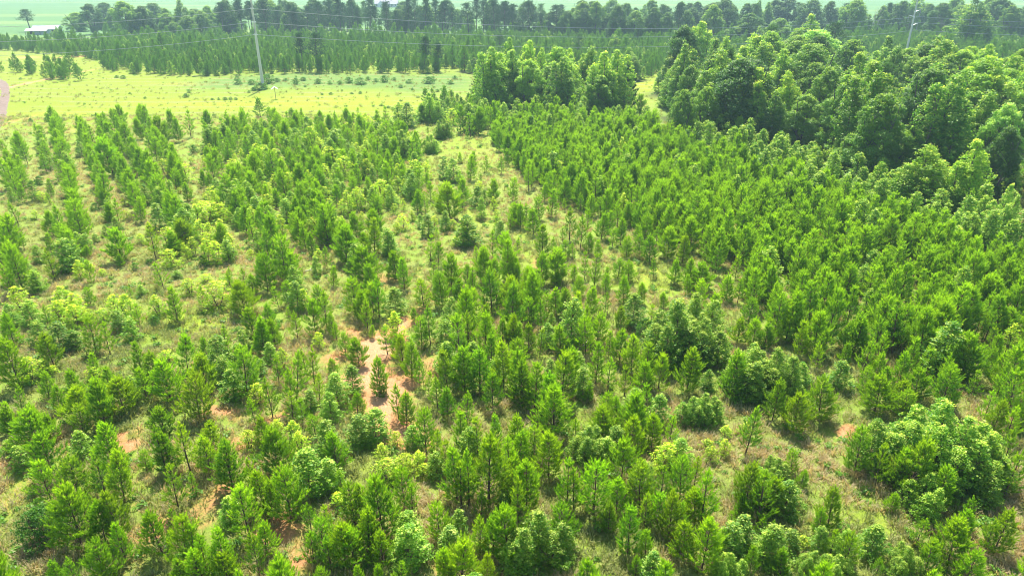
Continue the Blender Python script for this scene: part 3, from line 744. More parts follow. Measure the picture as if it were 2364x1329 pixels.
TALLS = [Kind('tall_gum', *clump_parts(320 + i, 12.0, 2.6, (3, 4, 3, 4)[i], .20, 17, 420, .40, .17, .06, 'column', .62, .66), M_GUM, M_BARK2, 12.0, 2.9) for i in range(4)]
LOBS = [Kind('tall_pine', *tallpine_mesh(340 + i, 14.0, (2.6, 2.2, 3.0)[i], (.42, .5, .3)[i]), M_LOB, M_BARK2, 14.0, 2.8) for i in range(3)]
CONS = [Kind('dark_conifer', *pine_mesh(360 + i, 11.0, 2.4, .6, .05, 14, .34, .06, 1.3), M_LOB, M_BARK2, 11.0, 2.3) for i in range(1)]
DEADS = [Kind('dead_tree', None, dead_mesh(380 + i), None, M_DEAD, 12.0, 2.5) for i in range(2)]

def plant(kind, name, loc, h, w, rz, tint=None, lean=(0, 0)):
    """a thing with its own trunk and crown; w is the crown's width in metres"""
    sx = w / (2 * kind.R) if w else h / kind.H
    o = empty(name, loc, rz, (sx, sx, h / kind.H))
    o.rotation_euler = (lean[0], lean[1], rz)
    t = bpy.data.objects.new('trunk', kind.trunk); col.objects.link(t); t.parent = o
    if kind.crown:
        c = bpy.data.objects.new('crown', kind.crown); col.objects.link(c); c.parent = o
        if tint: c.color = (*tint, 1)
    return o

def scatter_gn(name, kinds, P, R, S, I, label, objs=None):
    """ONE object that sets out an uncountable mass of plants"""
    me = bpy.data.meshes.new(name)
    me.vertices.add(len(P)); me.vertices.foreach_set('co', np.asarray(P, np.float32).ravel())
    for k, v in (('rot', R), ('scl', S)):
        a = me.attributes.new(k, 'FLOAT_VECTOR', 'POINT'); a.data.foreach_set('vector', np.asarray(v, np.float32).ravel())
    a = me.attributes.new('idx', 'INT', 'POINT'); a.data.foreach_set('value', np.asarray(I, np.int32))
    o = bpy.data.objects.new(name, me); col.objects.link(o)
    tag(o, label, None, None, 'stuff')
    ng = bpy.data.node_groups.new(name + '_nodes', 'GeometryNodeTree')
    ng.interface.new_socket('Geometry', in_out='INPUT', socket_type='NodeSocketGeometry')
    ng.interface.new_socket('Geometry', in_out='OUTPUT', socket_type='NodeSocketGeometry')
    nd, lk = ng.nodes, ng.links
    gi, go = nd.new('NodeGroupInput'), nd.new('NodeGroupOutput')
    join = nd.new('GeometryNodeJoinGeometry')
    srcs = objs or [k.joined() for k in kinds]
    for s in reversed(srcs):
        n = nd.new('GeometryNodeObjectInfo'); n.inputs['Object'].default_value = s
        g = nd.new('GeometryNodeGeometryToInstance')
        lk.new(n.outputs['Geometry'], g.inputs[0]); lk.new(g.outputs[0], join.inputs[0])
    ip = nd.new('GeometryNodeInstanceOnPoints')
    ip.inputs['Pick Instance'].default_value = True
    lk.new(gi.outputs[0], ip.inputs['Points']); lk.new(join.outputs[0], ip.inputs['Instance'])
    for nm, dt, sock in (('idx', 'INT', 'Instance Index'), ('rot', 'FLOAT_VECTOR', 'Rotation'), ('scl', 'FLOAT_VECTOR', 'Scale')):
        a = nd.new('GeometryNodeInputNamedAttribute'); a.data_type = dt; a.inputs['Name'].default_value = nm
        src = a.outputs['Attribute']
        if sock == 'Rotation':
            e = nd.new('FunctionNodeEulerToRotation'); lk.new(src, e.inputs[0]); src = e.outputs[0]
        lk.new(src, ip.inputs[sock])
    lk.new(ip.outputs[0], go.inputs[0])
    mod = o.modifiers.new('scatter', 'NODES'); mod.node_group = ng
    return o
# ---------------------------------------------------------------- the ground
def vnoise(x, y, seed=0):
    """smooth value noise on numpy arrays"""
    xi, yi = np.floor(x).astype(np.int64), np.floor(y).astype(np.int64)
    fx, fy = x - xi, y - yi
    fx, fy = fx * fx * (3 - 2 * fx), fy * fy * (3 - 2 * fy)
    def h(a, b):
        n = (a * 374761393 + b * 668265263 + seed * 982451653) & 0x7fffffff
        n = (n ^ (n >> 13)) * 1274126177 & 0x7fffffff
        return ((n ^ (n >> 16)) & 0xffff) / 65535.0
    return (h(xi, yi) * (1 - fx) + h(xi + 1, yi) * fx) * (1 - fy) + (h(xi, yi + 1) * (1 - fx) + h(xi + 1, yi + 1) * fx) * fy

def fbm(x, y, seed=0, o=4):
    s, a, t = 0, .5, 0
    for i in range(o):
        s = s + a * vnoise(x * 2 ** i, y * 2 ** i, seed + i); t += a; a *= .55
    return s / t

PATCHW = []
for nm, px, py, hw, hh, st in PATCH:
    c = gp(px, py)
    rx = hw / F * depth(0, c.y)
    ry = max((gp(px, py - hh).y - gp(px, py + hh).y) / 2, .3)
    PATCHW.append((nm, c.x, c.y, rx, ry, st))

def patch_val(nm, X, Y):
    wx = X + (fbm(X * .5, Y * .5, 31) - .5) * 3.2
    wy = Y + (fbm(X * .5, Y * .5, 57) - .5) * 4.2
    out = np.zeros(X.shape)
    for n, cx, cy, rx, ry, st in PATCHW:
        if n != nm: continue
        d = ((wx - cx) / rx) ** 2 + ((wy - cy) / ry) ** 2
        out = np.maximum(out, st * np.exp(-d * .9))
    return out

def relief(X, Y):
    return (fbm(X * .08, Y * .08, 5, 3) - .5) * .25 + (fbm(X * .6, Y * .6, 9, 3) - .5) * .09

ys = [-80.0]
while ys[-1] < 3600:
    y = ys[-1]
    ys.append(y + (3.0 if y < 18 else max(.42, .009 * y)))
ys = np.array(ys)
us = np.linspace(-1, 1, 640)
YY, UU = np.meshgrid(ys, us, indexing='ij')
XX = UU * (1.15 * np.maximum(YY, 0) + 110)
ZZ = relief(XX, YY)
nv, nu = YY.shape
idx = np.arange(nv * nu).reshape(nv, nu)
quads = np.stack([idx[:-1, :-1], idx[:-1, 1:], idx[1:, 1:], idx[1:, :-1]], -1).reshape(-1, 4)

def ground_material():
    m, nt, nd, lk = newmat('field_ground')
    tc = N(nd, 'ShaderNodeTexCoord')
    def noise(scale, detail=8, rough=.6, stretch=None, dist=0.0):
        v = tc.outputs['Object']
        if stretch:
            mp = N(nd, 'ShaderNodeMapping'); mp.inputs['Scale'].default_value = stretch
            lk.new(v, mp.inputs[0]); v = mp.outputs[0]
        n = N(nd, 'ShaderNodeTexNoise')
        n.inputs['Scale'].default_value = scale; n.inputs['Detail'].default_value = detail
        n.inputs['Roughness'].default_value = rough; n.inputs['Distortion'].default_value = dist
        lk.new(v, n.inputs['Vector'])
        return n.outputs['Fac']
    def att(k):
        a = N(nd, 'ShaderNodeAttribute', attribute_name=k)
        return a.outputs['Fac']
    big, mid, fine, grit = noise(.09), noise(.55), noise(3.0, 10, .75), noise(22.0, 8, .8)
    blade = noise(9.0, 6, .8, (1, .35, 1), .6)
    dry = mixc(nt, (.195, .205, .055), (.35, .345, .11), fine)
    green = mixc(nt, (.15, .25, .03), (.29, .39, .055), fine)
    lime = mixc(nt, (.27, .38, .02), (.38, .47, .03), mid)
    mead = mixc(nt, mixc(nt, (.18, .29, .018), (.23, .34, .02), mid), mixc(nt, (.24, .33, .02), (.27, .29, .05), big), fine)
    clay = mixc(nt, (.44, .19, .07), (.62, .34, .16), fine)
    pale = mixc(nt, clay, (.72, .54, .36), ramp(nt, grit, .45, .7))
    g = mixc(nt, dry, green, ramp(nt, math_n(nt, 'ADD', math_n(nt, 'MULTIPLY', mid, .6), math_n(nt, 'MULTIPLY', big, .4)), .33, .54))
    g = mixc(nt, g, dry, math_n(nt, 'MULTIPLY', att('dry'), .8))
    g = mixc(nt, g, mead, att('meadow'))
    g = mixc(nt, g, lime, math_n(nt, 'MULTIPLY', att('lush'), ramp(nt, fine, .3, .6)))
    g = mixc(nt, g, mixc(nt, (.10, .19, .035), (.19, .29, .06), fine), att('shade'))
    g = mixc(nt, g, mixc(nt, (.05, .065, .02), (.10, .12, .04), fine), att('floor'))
    g = mixc(nt, g, mixc(nt, mixc(nt, (.085, .18, .055), (.125, .24, .07), noise(.012, 4)), (.19, .28, .08), ramp(nt, noise(.02, 3, .5, (.25, 1, 1)), .5, .7)), att('far'))
    cl = math_n(nt, 'ADD', att('clay'), math_n(nt, 'MULTIPLY', math_n(nt, 'SUBTRACT', fine, .5), 1.1))
    g = mixc(nt, g, mixc(nt, clay, pale, ramp(nt, att('clay'), .7, 1.2)), ramp(nt, cl, .28, .62))
    g = mixc(nt, g, (.55, .5, .45), math_n(nt, 'MULTIPLY', ramp(nt, grit, .38, .62, (1, 1, 1), (0, 0, 0)), .0))
    wv = N(nd, 'ShaderNodeTexWave'); wv.bands_direction = 'Y'; wv.inputs['Scale'].default_value = .055; wv.inputs['Distortion'].default_value = 5.0; wv.inputs['Detail'].default_value = 3; wv.inputs['Detail Scale'].default_value = .35
    lk.new(tc.outputs['Object'], wv.inputs['Vector'])
    g = mixc(nt, g, mixc(nt, (.33, .27, .13), (.20, .26, .05), mid), math_n(nt, 'MULTIPLY', math_n(nt, 'MULTIPLY', att('meadow'), ramp(nt, wv.outputs['Fac'], .86, .97)), ramp(nt, big, .35, .6)))
    st = noise(1.1, 8, .7, (.22, 1, 1), .8)
    g = mixc(nt, g, mixc(nt, (.36, .29, .16), (.20, .24, .06), mid), math_n(nt, 'MULTIPLY', att('meadow'), ramp(nt, st, .6, .78)))
    hv = mixc(nt, (.42, .42, .42), (1.5, 1.5, 1.5), blade)
    g = mixc(nt, g, hv, .8, 'MULTIPLY')
    clod = noise(6.0, 12, .9)
    g = mixc(nt, g, mixc(nt, (.68, .65, .62), (1.45, 1.45, 1.40), clod), .7, 'MULTIPLY')
    p = N(nd, 'ShaderNodeBsdfPrincipled')
    p.inputs['Roughness'].default_value = .95
    p.inputs['Specular IOR Level'].default_value = .15
    lk.new(g, p.inputs['Base Color'])
    b = N(nd, 'ShaderNodeBump'); b.inputs['Strength'].default_value = .9; b.inputs['Distance'].default_value = .12
    hh = math_n(nt, 'ADD', math_n(nt, 'MULTIPLY', blade, .6), math_n(nt, 'ADD', math_n(nt, 'MULTIPLY', fine, .8), math_n(nt, 'MULTIPLY', clod, .7)))
    lk.new(hh, b.inputs['Height']); lk.new(b.outputs[0], p.inputs['Normal'])
    o = N(nd, 'ShaderNodeOutputMaterial'); lk.new(p.outputs[0], o.inputs[0])
    return m

Xf, Yf = XX.ravel(), YY.ravel()
wob = (fbm(Xf * .05, Yf * .05, 77) - .5)
edge = gp(600, 300).y + (Xf + 40) * .12 + wob * 14          # where the planted block gives way to the mown meadow
mead = np.clip((Yf - edge) / 6, 0, 1) * np.clip((245 - Yf) / 20, 0, 1) * np.clip((gp(1540, 190).x + 2 - Xf + (Yf - gp(0, 190).y) * .3) / 6, 0, 1)
farv = np.clip((Yf + wob * 30 - 290) / 30, 0, 1)
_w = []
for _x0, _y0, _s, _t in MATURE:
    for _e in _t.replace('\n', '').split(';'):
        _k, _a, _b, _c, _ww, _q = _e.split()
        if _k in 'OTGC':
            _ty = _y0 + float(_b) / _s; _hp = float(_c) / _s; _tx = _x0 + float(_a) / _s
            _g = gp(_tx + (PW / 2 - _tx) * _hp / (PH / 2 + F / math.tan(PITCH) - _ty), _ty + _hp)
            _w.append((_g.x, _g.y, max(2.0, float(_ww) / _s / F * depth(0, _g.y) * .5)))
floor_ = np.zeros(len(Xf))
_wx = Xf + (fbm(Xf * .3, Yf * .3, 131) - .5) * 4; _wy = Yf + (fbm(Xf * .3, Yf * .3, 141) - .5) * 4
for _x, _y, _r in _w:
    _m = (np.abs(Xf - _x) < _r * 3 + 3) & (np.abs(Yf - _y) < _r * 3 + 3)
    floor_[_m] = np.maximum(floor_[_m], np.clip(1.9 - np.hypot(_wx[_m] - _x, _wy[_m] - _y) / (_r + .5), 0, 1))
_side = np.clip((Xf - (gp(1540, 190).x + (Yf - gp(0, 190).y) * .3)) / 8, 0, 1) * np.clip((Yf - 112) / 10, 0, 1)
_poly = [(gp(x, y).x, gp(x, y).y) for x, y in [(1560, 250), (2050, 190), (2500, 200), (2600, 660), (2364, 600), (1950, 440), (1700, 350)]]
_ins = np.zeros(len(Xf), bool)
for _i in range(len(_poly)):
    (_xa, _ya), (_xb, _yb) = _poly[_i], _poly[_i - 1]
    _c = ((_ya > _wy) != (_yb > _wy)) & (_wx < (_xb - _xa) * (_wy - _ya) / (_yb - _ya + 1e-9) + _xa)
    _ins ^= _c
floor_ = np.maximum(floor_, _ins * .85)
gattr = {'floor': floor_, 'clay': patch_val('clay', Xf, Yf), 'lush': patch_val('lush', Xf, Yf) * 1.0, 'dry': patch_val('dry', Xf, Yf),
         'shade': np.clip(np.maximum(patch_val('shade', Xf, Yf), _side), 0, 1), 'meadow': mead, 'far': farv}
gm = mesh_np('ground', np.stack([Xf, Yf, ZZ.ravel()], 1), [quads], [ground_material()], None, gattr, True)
ground = bpy.data.objects.new('ground', gm)
col.objects.link(ground)
tag(ground, None, None, None, 'structure')

# dirt track curving off at the edge of the meadow: its own sheet with wheel ruts
M_TRACK = plain('track_clay', (.15, .10, .07), (.25, .18, .135), 1.6, .95, 0, .6)
pts = [gp(-330, 560), gp(-140, 400), gp(-40, 330), gp(-2, 280), gp(8, 240), gp(12, 215), gp(8, 195), gp(-6, 186), gp(-40, 181), gp(-140, 178), gp(-420, 176)]
tw = [1.5, 1.5, 1.5, 1.5, 1.6, 1.6, 1.8, 2.0, 1.9, 1.6, 1.6]
tv, tf = [], []
fine_p = []
for i in range(len(pts) - 1):
    a, b, c, d = pts[max(i - 1, 0)], pts[i], pts[i + 1], pts[min(i + 2, len(pts) - 1)]
    for k in range(10):
        t = k / 10
        p = .5 * ((2 * b) + (c - a) * t + (2 * a - 5 * b + 4 * c - d) * t * t + (3 * b - a - 3 * c + d) * t ** 3)
        fine_p.append((p, tw[i] * (1 - t) + tw[i + 1] * t))
for i, (p, w) in enumerate(fine_p):
    q = fine_p[min(i + 1, len(fine_p) - 1)][0]; o_ = fine_p[max(i - 1, 0)][0]
    d = (q - o_).normalized(); n_ = Vector((-d.y, d.x, 0))
    for s in (-1, -.62, -.3, 0, .3, .62, 1):
        v = p + n_ * s * w * (1 + (.5 * random.random() - .15 if abs(s) == 1 else 0))
        z = float(relief(np.array([v.x]), np.array([v.y]))[0])
        tv.append((v.x, v.y, z + .03 - (.05 if abs(s) == .62 else 0) - (.05 if abs(s) == 1 else 0)))
for i in range(len(fine_p) - 1):
    for k in range(6):
        tf.append((i * 7 + k, i * 7 + k + 1, (i + 1) * 7 + k + 1, (i + 1) * 7 + k))
mb = MB(); mb.add(tv, tf); tr = mb.build('dirt_track', M_TRACK)
tag(tr, None, None, None, 'structure')

# ---------------------------------------------------------------- power line
M_CONC = plain('pole_concrete', (.46, .47, .45), (.60, .60, .57), 3, .8, 0, .3, (1, 1, .2))
M_STEEL = plain('galvanised_steel', (.60, .62, .63), (.75, .77, .78), 8, .4, .4, .1)
M_WIRE = plain('aluminium_wire', (.42, .44, .46), (.52, .54, .56), 2, .4, .3, 0)
M_INS = plain('grey_insulator', (.20, .21, .23), (.30, .31, .33), 8, .4, 0, .1)

def insulator(mb, a, b):
    a, b = Vector(a), Vector(b)
    n = 9
    pts, rad = [], []
    for i in range(n):
        pts += [a.lerp(b, (i + .1) / n), a.lerp(b, (i + .5) / n), a.lerp(b, (i + .9) / n)]
        rad += [.05, .12, .05]
    mb.tube(pts, rad, 8)

P1 = gp(608, 205)
H1 = [height_at(P1.y, y) for y in (20, 51, 80)]
P2 = Vector((gp(2088, 130).x * 215 / gp(2088, 130).y, 215, 0))
P2.x = (2088 - PW / 2) / F * depth(0, 215)
H2 = [height_at(215, y) for y in (39, 51, 70)]
P0 = Vector((P1.x - 92, P1.y - 34, 0))

pole1 = tag(empty('power_pole', P1), 'tall grey concrete power pole rising from the mown meadow beside dark bushes', 'power pole', 'concrete power poles')
mb = MB(); mb.tube([(0, 0, 20.5 * i / 10 - .3) for i in range(11)], [.34 - .016 * i for i in range(11)], 14); mb.build('pole_shaft', M_CONC, pole1)
for h in H1:
    mb = MB()
    mb.tube([(0, 0, h - .16), (0, 0, h + .16)], .30, 12)
    mb.box((-.36, -.1, h), (.16, .14, .14)); mb.box((.36, -.1, h), (.16, .14, .14))
    mb.build('clamp_band', M_STEEL, pole1)
    mb = MB(); insulator(mb, (-.05, -.32, h + .15), (-.05, -.36, h + 1.05)); mb.build('insulator', M_INS, pole1)

pole2 = tag(empty('power_pole', P2), 'grey concrete power pole with three curved pale arms behind the woodland', 'power pole', 'concrete power poles')
mb = MB(); mb.tube([(0, 0, 19.0 * i / 10 - .3) for i in range(11)], [.33 - .017 * i for i in range(11)], 14); mb.build('pole_shaft', M_CONC, pole2)
ATT2 = []
dropz = 1.75
for h, s in zip(H2, (1, -1, 1)):
    mb = MB()
    top = h + dropz
    pts = [(s * .15, 0, top - .45), (s * .6, 0, top - .22), (s * 1.1, 0, top - .05), (s * 1.55, 0, top)]
    mb.tube(pts, [.12, .11, .09, .07], 8)
    mb.tube([(0, 0, top - .62), (0, 0, top - .28)], .27, 12)
    arm = mb.build('support_arm', M_STEEL, pole2)
    mb = MB(); insulator(mb, (s * 1.5, 0, top - .05), (s * 1.5, 0, h)); mb.build('insulator', M_INS, arm)
    ATT2.append(P2 + Vector((s * 1.5, 0, h)))

pole0 = tag(empty('power_pole', P0), 'grey concrete power pole carrying the line on beyond the dirt track', 'power pole', 'concrete power poles')
for c in list(pole1.children):
    d = c.copy(); col.objects.link(d); d.parent = pole0
P3 = Vector((P2.x + 150, P2.y + 25, 0))

def span(a, b, sag, which, i):
    n = 40
    pts = []
    for k in range(n + 1):
        t = k / n
        p = a.lerp(b, t); p.z -= 4 * sag * t * (1 - t)
        pts.append(p - a)
    mb = MB(); mb.tube(pts, .032, 5)
    w = mb.build('power_line_wire', M_WIRE, None, a)
    names = ('upper', 'middle', 'lower')
    tag(w, {0: '%s pale wire running from the meadow pole towards the dirt track',
            1: '%s pale wire strung between the two power poles above the plantation',
            2: '%s thin wire leaving the armed pole beyond the woodland'}[which] % names[i], 'power line', 'wires of the power line')
for i in range(3):
    a1 = P1 + Vector((0, -.25, H1[i]))
    span(P0 + Vector((0, -.25, H1[i])), a1, 2.7, 0, i)
    span(a1, ATT2[i], (3.6, 3.6, 3.6)[i], 1, i)
    span(ATT2[i], P3 + Vector((ATT2[i].x - P2.x, 0, ATT2[i].z)), 2.5, 2, i)

# aerial marker: little gabled roof on a thin post
M_WOODP = plain('weathered_post', (.14, .10, .08), (.24, .18, .14), 10, .9, 0, .4)
M_MARK = plain('faded_pink_metal', (.70, .55, .50), (.84, .72, .66), 5, .5, 0, .1)
c = gp(637, 229)
mk = tag(empty('marker_post', c, .35), 'thin post topped by a small faded pink gabled marker beside the meadow pole', 'marker post')
mb = MB(); mb.tube([(0, 0, -.1), (0, 0, 2.25)], .05, 8); mb.build('post', M_WOODP, mk)
mb = MB()
for s in (-1, 1):
    a = [(0, -.55, 2.42), (0, .55, 2.42), (s * .62, .55, 1.98), (s * .62, -.55, 1.98)]
    b = [(x, y, z - .03) for x, y, z in a]
    mb.add(a + b, [(0, 1, 2, 3), (7, 6, 5, 4), (0, 3, 7, 4), (1, 5, 6, 2), (3, 2, 6, 7), (0, 4, 5, 1)])
mb.build('gabled_top', M_MARK, mk)

# small wooden utility pole by the far shed
c = gp(491, 83)
up_ = tag(empty('utility_pole', c), 'thin dark wooden utility pole in front of the distant shed', 'utility pole')
mb = MB(); mb.tube([(0, 0, -.2), (0, 0, 6.2)], [.16, .11], 8); mb.build('shaft', M_WOODP, up_)
mb = MB(); mb.box((0, .12, 5.8), (1.3, .1, .12)); mb.build('crossarm', M_WOODP, up_)

# ---------------------------------------------------------------- far buildings
M_ROOFW = plain('bright_metal_roof', (.38, .36, .35), (.48, .45, .44), .8, .5, .0, .1)
M_ROOFG = plain('grey_metal_roof', (.34, .38, .42), (.46, .50, .54), .8, .5, .1, .1)
M_WALLB = plain('blue_grey_siding', (.42, .52, .60), (.55, .64, .70), 1.5, .7)
M_WALLW = plain('white_siding', (.50, .53, .56), (.60, .62, .64), 1.5, .7)
M_DARKO = plain('dark_opening', (.02, .02, .025), (.05, .05, .055), 2, .6)
M_SHING = plain('violet_grey_shingles', (.30, .28, .33), (.42, .39, .44), 3, .9)

def gable(parent, L, W, hw, hr, over, mroof, mwall, name='roof', open_front=False, ribs=True):
    """walls, gables and a two-slope roof along x"""
    mb = MB()
    t = .12
    if not open_front:
        mb.box((0, -W / 2 + t / 2, hw / 2), (L, t, hw))
    mb.box((0, W / 2 - t / 2, hw / 2), (L, t, hw))
    for s in (-1, 1):
        x = s * (L / 2 - t / 2)
        mb.box((x, 0, hw / 2), (t, W - 2 * t - .01, hw))
        y0, y1 = -W / 2, W / 2
        a = [(x - t / 2, y0, hw), (x - t / 2, y1, hw), (x - t / 2, 0, hr)]
        b = [(x + t / 2, y, z) for _, y, z in a]
        mb.add(a + b, [(0, 2, 1), (3, 4, 5), (0, 1, 4, 3), (1, 2, 5, 4), (2, 0, 3, 5)])
    mb.build('wall', mwall, parent)
    mb = MB()
    k = (hr - hw) / (W / 2)
    for s in (-1, 1):
        ye = s * (W / 2 + over); ze = hw - over * k + .06
        a = [(-L / 2 - over, 0, hr + .06), (L / 2 + over, 0, hr + .06), (L / 2 + over, ye, ze), (-L / 2 - over, ye, ze)]
        b = [(x, y, z + .08) for x, y, z in a]
        mb.add(a + b, [(0, 1, 2, 3), (7, 6, 5, 4), (0, 4, 5, 1), (1, 5, 6, 2), (2, 6, 7, 3), (3, 7, 4, 0)])
        if ribs:
            n = int(L / 1.2)
            for i in range(n + 1):
                x = -L / 2 + L * i / n
                p0, p1 = Vector((x, 0, hr + .17)), Vector((x, ye, ze + .11))
                mb.tube([p0, p1], .03, 4)
    return mb.build(name, mroof, parent)

c = gp(112, 79)
bn = tag(empty('barn', c, math.radians(16), (.85, .85, .9)), 'long low metal roofed barn with a bright lean-to at the edge of the far field', 'barn')
gable(bn, 11.5, 8.0, 2.4, 3.9, .4, M_ROOFG, M_WALLB)
mb = MB()
a = [(-8.6, -6.6, 1.75), (1.5, -6.6, 1.75), (1.5, -2.9, 2.75), (-8.6, -2.9, 2.75)]
b = [(x, y, z + .1) for x, y, z in a]
mb.add(a + b, [(3, 2, 1, 0), (4, 5, 6, 7), (0, 1, 5, 4), (1, 2, 6, 5), (2, 3, 7, 6), (3, 0, 4, 7)])
for i in range(10):
    x = -8.4 + i * 1.08
    mb.tube([(x, -6.6, 1.9), (x, -2.9, 2.9)], .03, 4)
lean = mb.build('lean_to_roof', M_ROOFW, bn)
for x in (-8.3, -5.0, -1.8, 1.2):
    mb = MB(); mb.box((x, -6.4, .86), (.16, .16, 1.72)); mb.build('support_post', M_WOODP, lean)
mb = MB(); mb.box((-4.0, -2.95, 1.3), (7.0, .1, 2.4)); mb.build('back_wall_boards', M_DARKO, lean)
mb = MB(); mb.box((4.0, -4.03, 1.05), (2.2, .06, 2.0)); mb.build('door', M_DARKO, bn)

c = gp(478, 64)
sh = tag(empty('shed', c, math.radians(12)), 'small white roofed shed by the field corner behind the thin utility pole', 'shed')
gable(sh, 6.2, 4.0, 1.7, 2.5, .3, M_ROOFW, M_WALLB)
mb = MB(); mb.box((-.8, -2.03, .8), (1.4, .06, 1.5)); mb.build('door', M_DARKO, sh)

c = gp(893, 17)
hs = tag(empty('farmhouse', c, math.radians(4)), 'white farmhouse with violet grey roof and front gable seen through the tall pines', 'house')
gable(hs, 19, 9, 2.9, 5.8, .5, M_SHING, M_WALLW, ribs=False)
g2 = empty('front_gable', (-4.2, -5.2, 0), math.radians(90)); g2.parent = hs
mb = MB()
bpy.data.objects.remove(g2)
k = MB()
k.box((-4.2, -5.2, 1.4), (4.2, 2.4, 2.8))
k.add([(-6.3, -6.4, 2.8), (-2.1, -6.4, 2.8), (-4.2, -6.4, 5.0), (-6.3, -4.0, 2.8), (-2.1, -4.0, 2.8), (-4.2, -4.0, 5.0)], [(0, 1, 2), (3, 5, 4), (0, 3, 4, 1)])
k.build('gable_bay', M_WALLW, hs)
k = MB()
for s in (-1, 1):
    a = [(-4.2, -6.8, 5.12), (-4.2, -1.8, 5.12), (-4.2 + s * 2.5, -1.8, 2.55), (-4.2 + s * 2.5, -6.8, 2.55)]
    b = [(x, y, z + .12) for x, y, z in a]
    k.add(a + b, [(0, 1, 2, 3), (7, 6, 5, 4), (0, 3, 7, 4), (3, 2, 6, 7), (2, 1, 5, 6), (1, 0, 4, 5)])
k.build('gable_roof', M_SHING, hs)
for x in (-7.9, -.5, 2.2, 5.0, 7.8):
    k = MB(); k.box((x, -4.53, 1.7), (1.0, .05, 1.3)); k.build('window', M_DARKO, hs)
k = MB(); k.box((4.0, -5.9, 2.75), (9.0, 2.6, .14)); pr = k.build('porch_roof', M_WALLW, hs)
for x in (-.2, 2.6, 5.4, 8.2):
    k = MB(); k.box((x, -7.0, 1.33), (.18, .18, 2.66)); k.build('porch_post', M_WALLW, pr)
c = gp(852, 4)
gr = tag(empty('outbuilding', c, math.radians(-6)), 'small white outbuilding beside the farmhouse at the top of the view', 'outbuilding')
gable(gr, 7, 5, 2.2, 3.4, .3, M_ROOFW, M_WALLW)
mb = MB(); mb.box((0, -2.53, 1.0), (2.4, .06, 1.9)); mb.build('door', M_DARKO, gr)
# ---------------------------------------------------------------- planting: the surveyed trees
MARKS = [(gp(x, y), n) for x, y, n in LANDMARKS]
WMARKS = [(gp(x, y), n) for x, y, n in WOODMARKS]
ORD = ['first', 'second', 'third', 'fourth', 'fifth', 'sixth', 'seventh', 'eighth', 'ninth', 'tenth', 'eleventh', 'twelfth', 'thirteenth',
       'fourteenth', 'fifteenth', 'sixteenth', 'seventeenth', 'eighteenth', 'nineteenth', 'twentieth', 'further', 'outermost']

def place(tx, ty, hp):
    """from tip pixel and apparent height to the ground point and real height"""
    ny = PH / 2 + F / math.tan(PITCH)
    bx = tx + (PW / 2 - tx) * hp / (ny - ty)
    by = ty + hp
    g = gp(bx, by)
    return g, height_at(g.y, ty)

def gz(x, y):
    return float(relief(np.array([x]), np.array([y]))[0]) - .05

TREES = []                  # dicts
for x0, y0, s, txt in SURVEY:
    for e in txt.replace('\n', '').split(';'):
        k, a, b, c = e.split()
        tx, ty, hp = x0 + float(a) / s, y0 + float(b) / s, float(c) / s
        # the lowest leaves hang in front of the foot of the tree, the more so the steeper the view
        a_ = math.sin(PITCH + math.atan((ty + hp - PH / 2) / F))
        hp *= 1 - {'p': .12, 'P': .28, 'g': .24, 'y': .24, 'G': .24, 'b': .55}[k] * a_
        g, h = place(tx, ty, hp)
        TREES.append(dict(k=k, g=g, h=h, px=tx, py=ty, hp=hp))
HMAX = {'p': 5.4, 'P': 5.8, 'g': 5.6, 'G': 6.6, 'y': 4.0, 'b': 3.4}
for t in TREES:
    t['h'] = min(max(t['h'] * (1.02 if t['g'].y < 55 else 1.07), .7), HMAX[t['k']])

def inside(px, py, poly):
    c = False
    j = len(poly) - 1
    for i in range(len(poly)):
        xi, yi = poly[i]; xj, yj = poly[j]
        if (yi > py) != (yj > py) and px < (xj - xi) * (py - yi) / (yj - yi) + xi: c = not c
        j = i
    return c

def groups_and_labels(items, marks, group, lead):
    """each thing is told apart by its look and its place among its neighbours, counted out from a landmark"""
    cells = {}
    for t in items:
        g = t['g']
        m = min(range(len(marks)), key=lambda i: (marks[i][0] - g).length_squared)
        d = g - marks[m][0]
        # the side is judged by angle, the depth axis being foreshortened in the photograph
        dx, dy = d.x, d.y * .8
        side = ('track' if dx < 0 else 'wood') if abs(dx) > abs(dy) else ('far' if dy > 0 else 'near')
        t['d'] = d.length
        cells.setdefault((m, side, lead(t)), []).append(t)
    for (m, side, ld), v in cells.items():
        v.sort(key=lambda t: t['d'])
        for i, t in enumerate(v):
            if len(v) == 1:
                t['label'] = f"{ld} by the {marks[m][1]}, {side} side"
            else:
                t['label'] = f"{ld}, {ORD[min(i, 21)]} out from the {marks[m][1]}, {side} side"
            t['group'] = group

def pine_lead(t):
    a = 'bushy' if t['k'] == 'P' else 'slim'
    b = 'tall ' if t['h'] > 4.4 else ('low ' if t['h'] < 2.6 else '')
    return f"{b}{a} young pine"
def gum_lead(t):
    return {'g': 'green leafy sapling', 'y': 'yellowish leafy sapling', 'G': 'broad leafy clump', 'b': 'low dark bush'}[t['k']]

pines = [t for t in TREES if t['k'] in 'pP']
pines.sort(key=lambda t: -t['hp'])
near_p, rest_p = pines[:300], pines[300:]
groups_and_labels(near_p, MARKS, 'young pines planted in rows', pine_lead)
leafy = [t for t in TREES if t['k'] in 'gyGb']
groups_and_labels(leafy, MARKS, 'leafy saplings and bushes among the pines', gum_lead)

